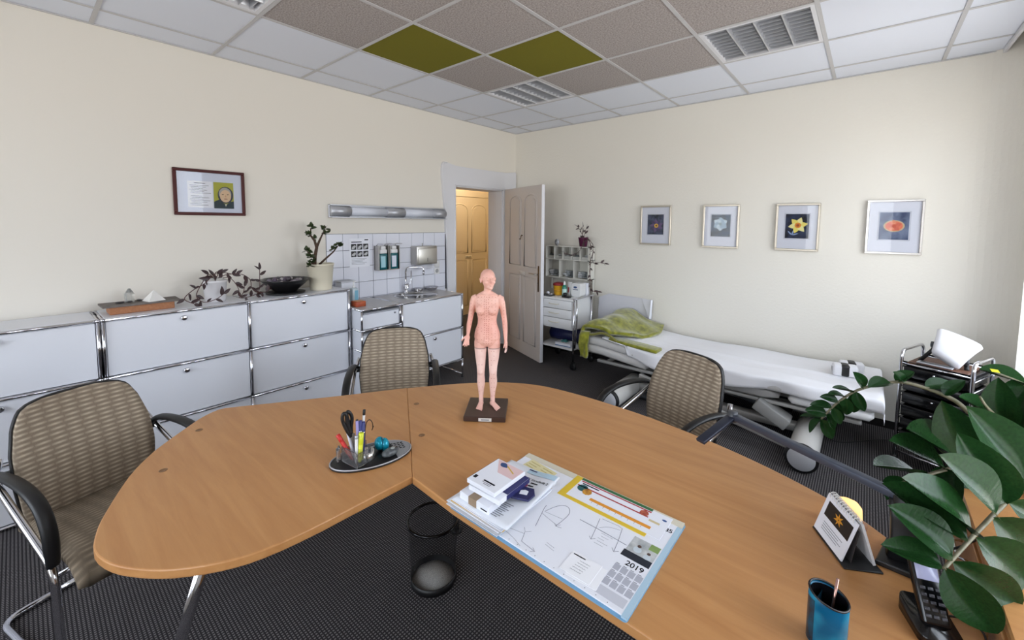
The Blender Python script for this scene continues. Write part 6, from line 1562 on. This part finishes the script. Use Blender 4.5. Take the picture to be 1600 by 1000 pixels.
wstem([(3.789, -2.742, .827), (3.862, -2.677, .857), (3.953, -2.571, .885), (4.031, -2.50, .955), (4.12, -2.46, .97)], .008, .003)
wstem([(3.95, -2.69, 1.13), (3.973, -2.665, 1.091), (4.031, -2.597, 1.03), (4.10, -2.51, .985), (4.14, -2.47, .97)], .008, .003)
wstem([(4.02, -2.40, 1.14), (4.107, -2.353, 1.096), (4.15, -2.38, 1.03), (4.165, -2.43, .97)], .007, .003)
LV = [((3.842, -3.191, 0.887), (3.755, -3.224, 0.907)),
      ((3.862, -3.148, 0.893), (3.768, -3.18, 0.971)),
      ((3.892, -3.081, 0.907), (3.764, -3.116, 0.991)),
      ((3.902, -3.059, 0.912), (3.795, -3.139, 1.029)),
      ((3.951, -2.963, 0.93), (3.862, -3.027, 1.055)),
      ((3.977, -2.901, 0.933), (3.896, -2.93, 1.076)),
      ((4.025, -2.792, 0.96), (3.927, -2.833, 1.12)),
      ((3.847, -3.188, 0.884), (3.922, -3.186, 0.79)),
      ((3.862, -3.149, 0.881), (3.972, -3.089, 0.802)),
      ((3.908, -3.054, 0.903), (4.014, -2.988, 0.803)),
      ((3.944, -2.97, 0.922), (4.044, -2.894, 0.832)),
      ((3.98, -2.898, 0.938), (4.061, -2.835, 0.881)),
      ((3.968, -2.558, 0.893), (3.893, -2.632, 1.055)),
      ((3.938, -2.584, 0.877), (3.827, -2.707, 0.997)),
      ((3.904, -2.627, 0.865), (3.789, -2.742, 0.962)),
      ((3.847, -2.69, 0.851), (3.747, -2.785, 0.896)),
      ((3.818, -2.716, 0.841), (3.772, -2.785, 0.804)),
      ((3.862, -2.677, 0.857), (3.849, -2.737, 0.764)),
      ((3.923, -2.597, 0.873), (3.909, -2.674, 0.758)),
      ((4.009, -2.495, 0.906), (3.985, -2.58, 0.784)),
      ((3.998, -2.634, 1.05), (3.922, -2.705, 1.123)),
      ((4.031, -2.597, 1.008), (4.046, -2.597, 1.146)),
      ((4.053, -2.57, 0.966), (4.133, -2.503, 1.083)),
      ((4.013, -2.623, 1.035), (3.99, -2.644, 1.164)),
      ((4.107, -2.353, 1.096), (4.002, -2.411, 1.148)),
      ((4.131, -2.334, 1.078), (4.05, -2.389, 1.088)),
      ((3.857, -2.476, 1.067), (3.955, -2.417, 1.088)),
      ((3.903, -2.478, 1.054), (3.954, -2.467, 1.124)),
      ((3.784, -2.498, 1.075), (3.835, -2.464, 1.123)),
      ((3.809, -2.49, 1.074), (3.772, -2.53, 1.123)),
      ((3.784, -2.498, 1.073), (3.673, -2.589, 1.116)),
      ((3.771, -2.51, 1.072), (3.704, -2.58, 1.062)),
      ((3.702, -2.532, 1.043), (3.669, -2.579, 1.112)),
      ((3.682, -2.55, 1.029), (3.71, -2.56, 0.957))]
CAMP = Vector((3.65, -4.4, 1.75))        # out over the desk, where these leaves turn to
rnd = random.Random(4)
def big_leaf(a, b_, k, roll=0.0, facing=False):
    a = Vector(a); b_ = Vector(b_); d = b_ - a; ln = d.length; d.normalize()
    up = ((CAMP if facing else Vector((3.75, -3.9, 2.2))) - (a + b_) / 2).normalized(); up = up if facing else (up + Vector((-.32, .1, .30))).normalized()
    x = d.cross(up).normalized(); z = x.cross(d)
    R = Matrix((x, d, z)).transposed().to_4x4() @ Matrix.Rotation(roll, 4, 'Y')
    o = obj('leaf', zz[k % 3], None, zp_); o.matrix_local = Matrix.Translation(a - POT) @ R @ Matrix.Scale(ln * 1.12, 4); return o
for i, (a, b_) in enumerate(LV):
    if i >= 26: b_ = Vector(a) + (Vector(b_) - Vector(a)) * .78
    if i != 30: big_leaf(a, b_, i, rnd.uniform(-.35, .35), 7 <= i <= 11)
# small leaf pairs at the tip of the arching stem
tipc = cr([(3.59, -2.587, .913), (3.612, -2.578, .950), (3.635, -2.568, .984), (3.663, -2.555, 1.012), (3.693, -2.539, 1.038)], 3)
for i, p in enumerate(tipc[:-1:2]):
    tdir = (tipc[i * 2 + 1] - p).normalized() * -1
    for sg in (-1, 1):
        sd = tdir.cross(Vector((-.2, 1, .3))).normalized() * sg
        d = tdir * .6 + sd + Vector((0, rnd.uniform(-.3, .1), rnd.uniform(-.1, .2)))
        big_leaf(p, p + d.normalized() * rnd.uniform(.052, .072), i, rnd.uniform(-.6, .6))
big_leaf(tipc[0], tipc[0] + Vector((-.03, -.01, -.05)), 0, .3)
tg = obj('yellow_patch', MB().box((-.011, -.006, 0), (.011, .006, .0006)), mat('tag_yellow', (226, 220, 40), .5), zp_); tg.location = Vector((4.02, -2.408, 1.146)) - POT; tg.rotation_euler = (.6, .1, .5)
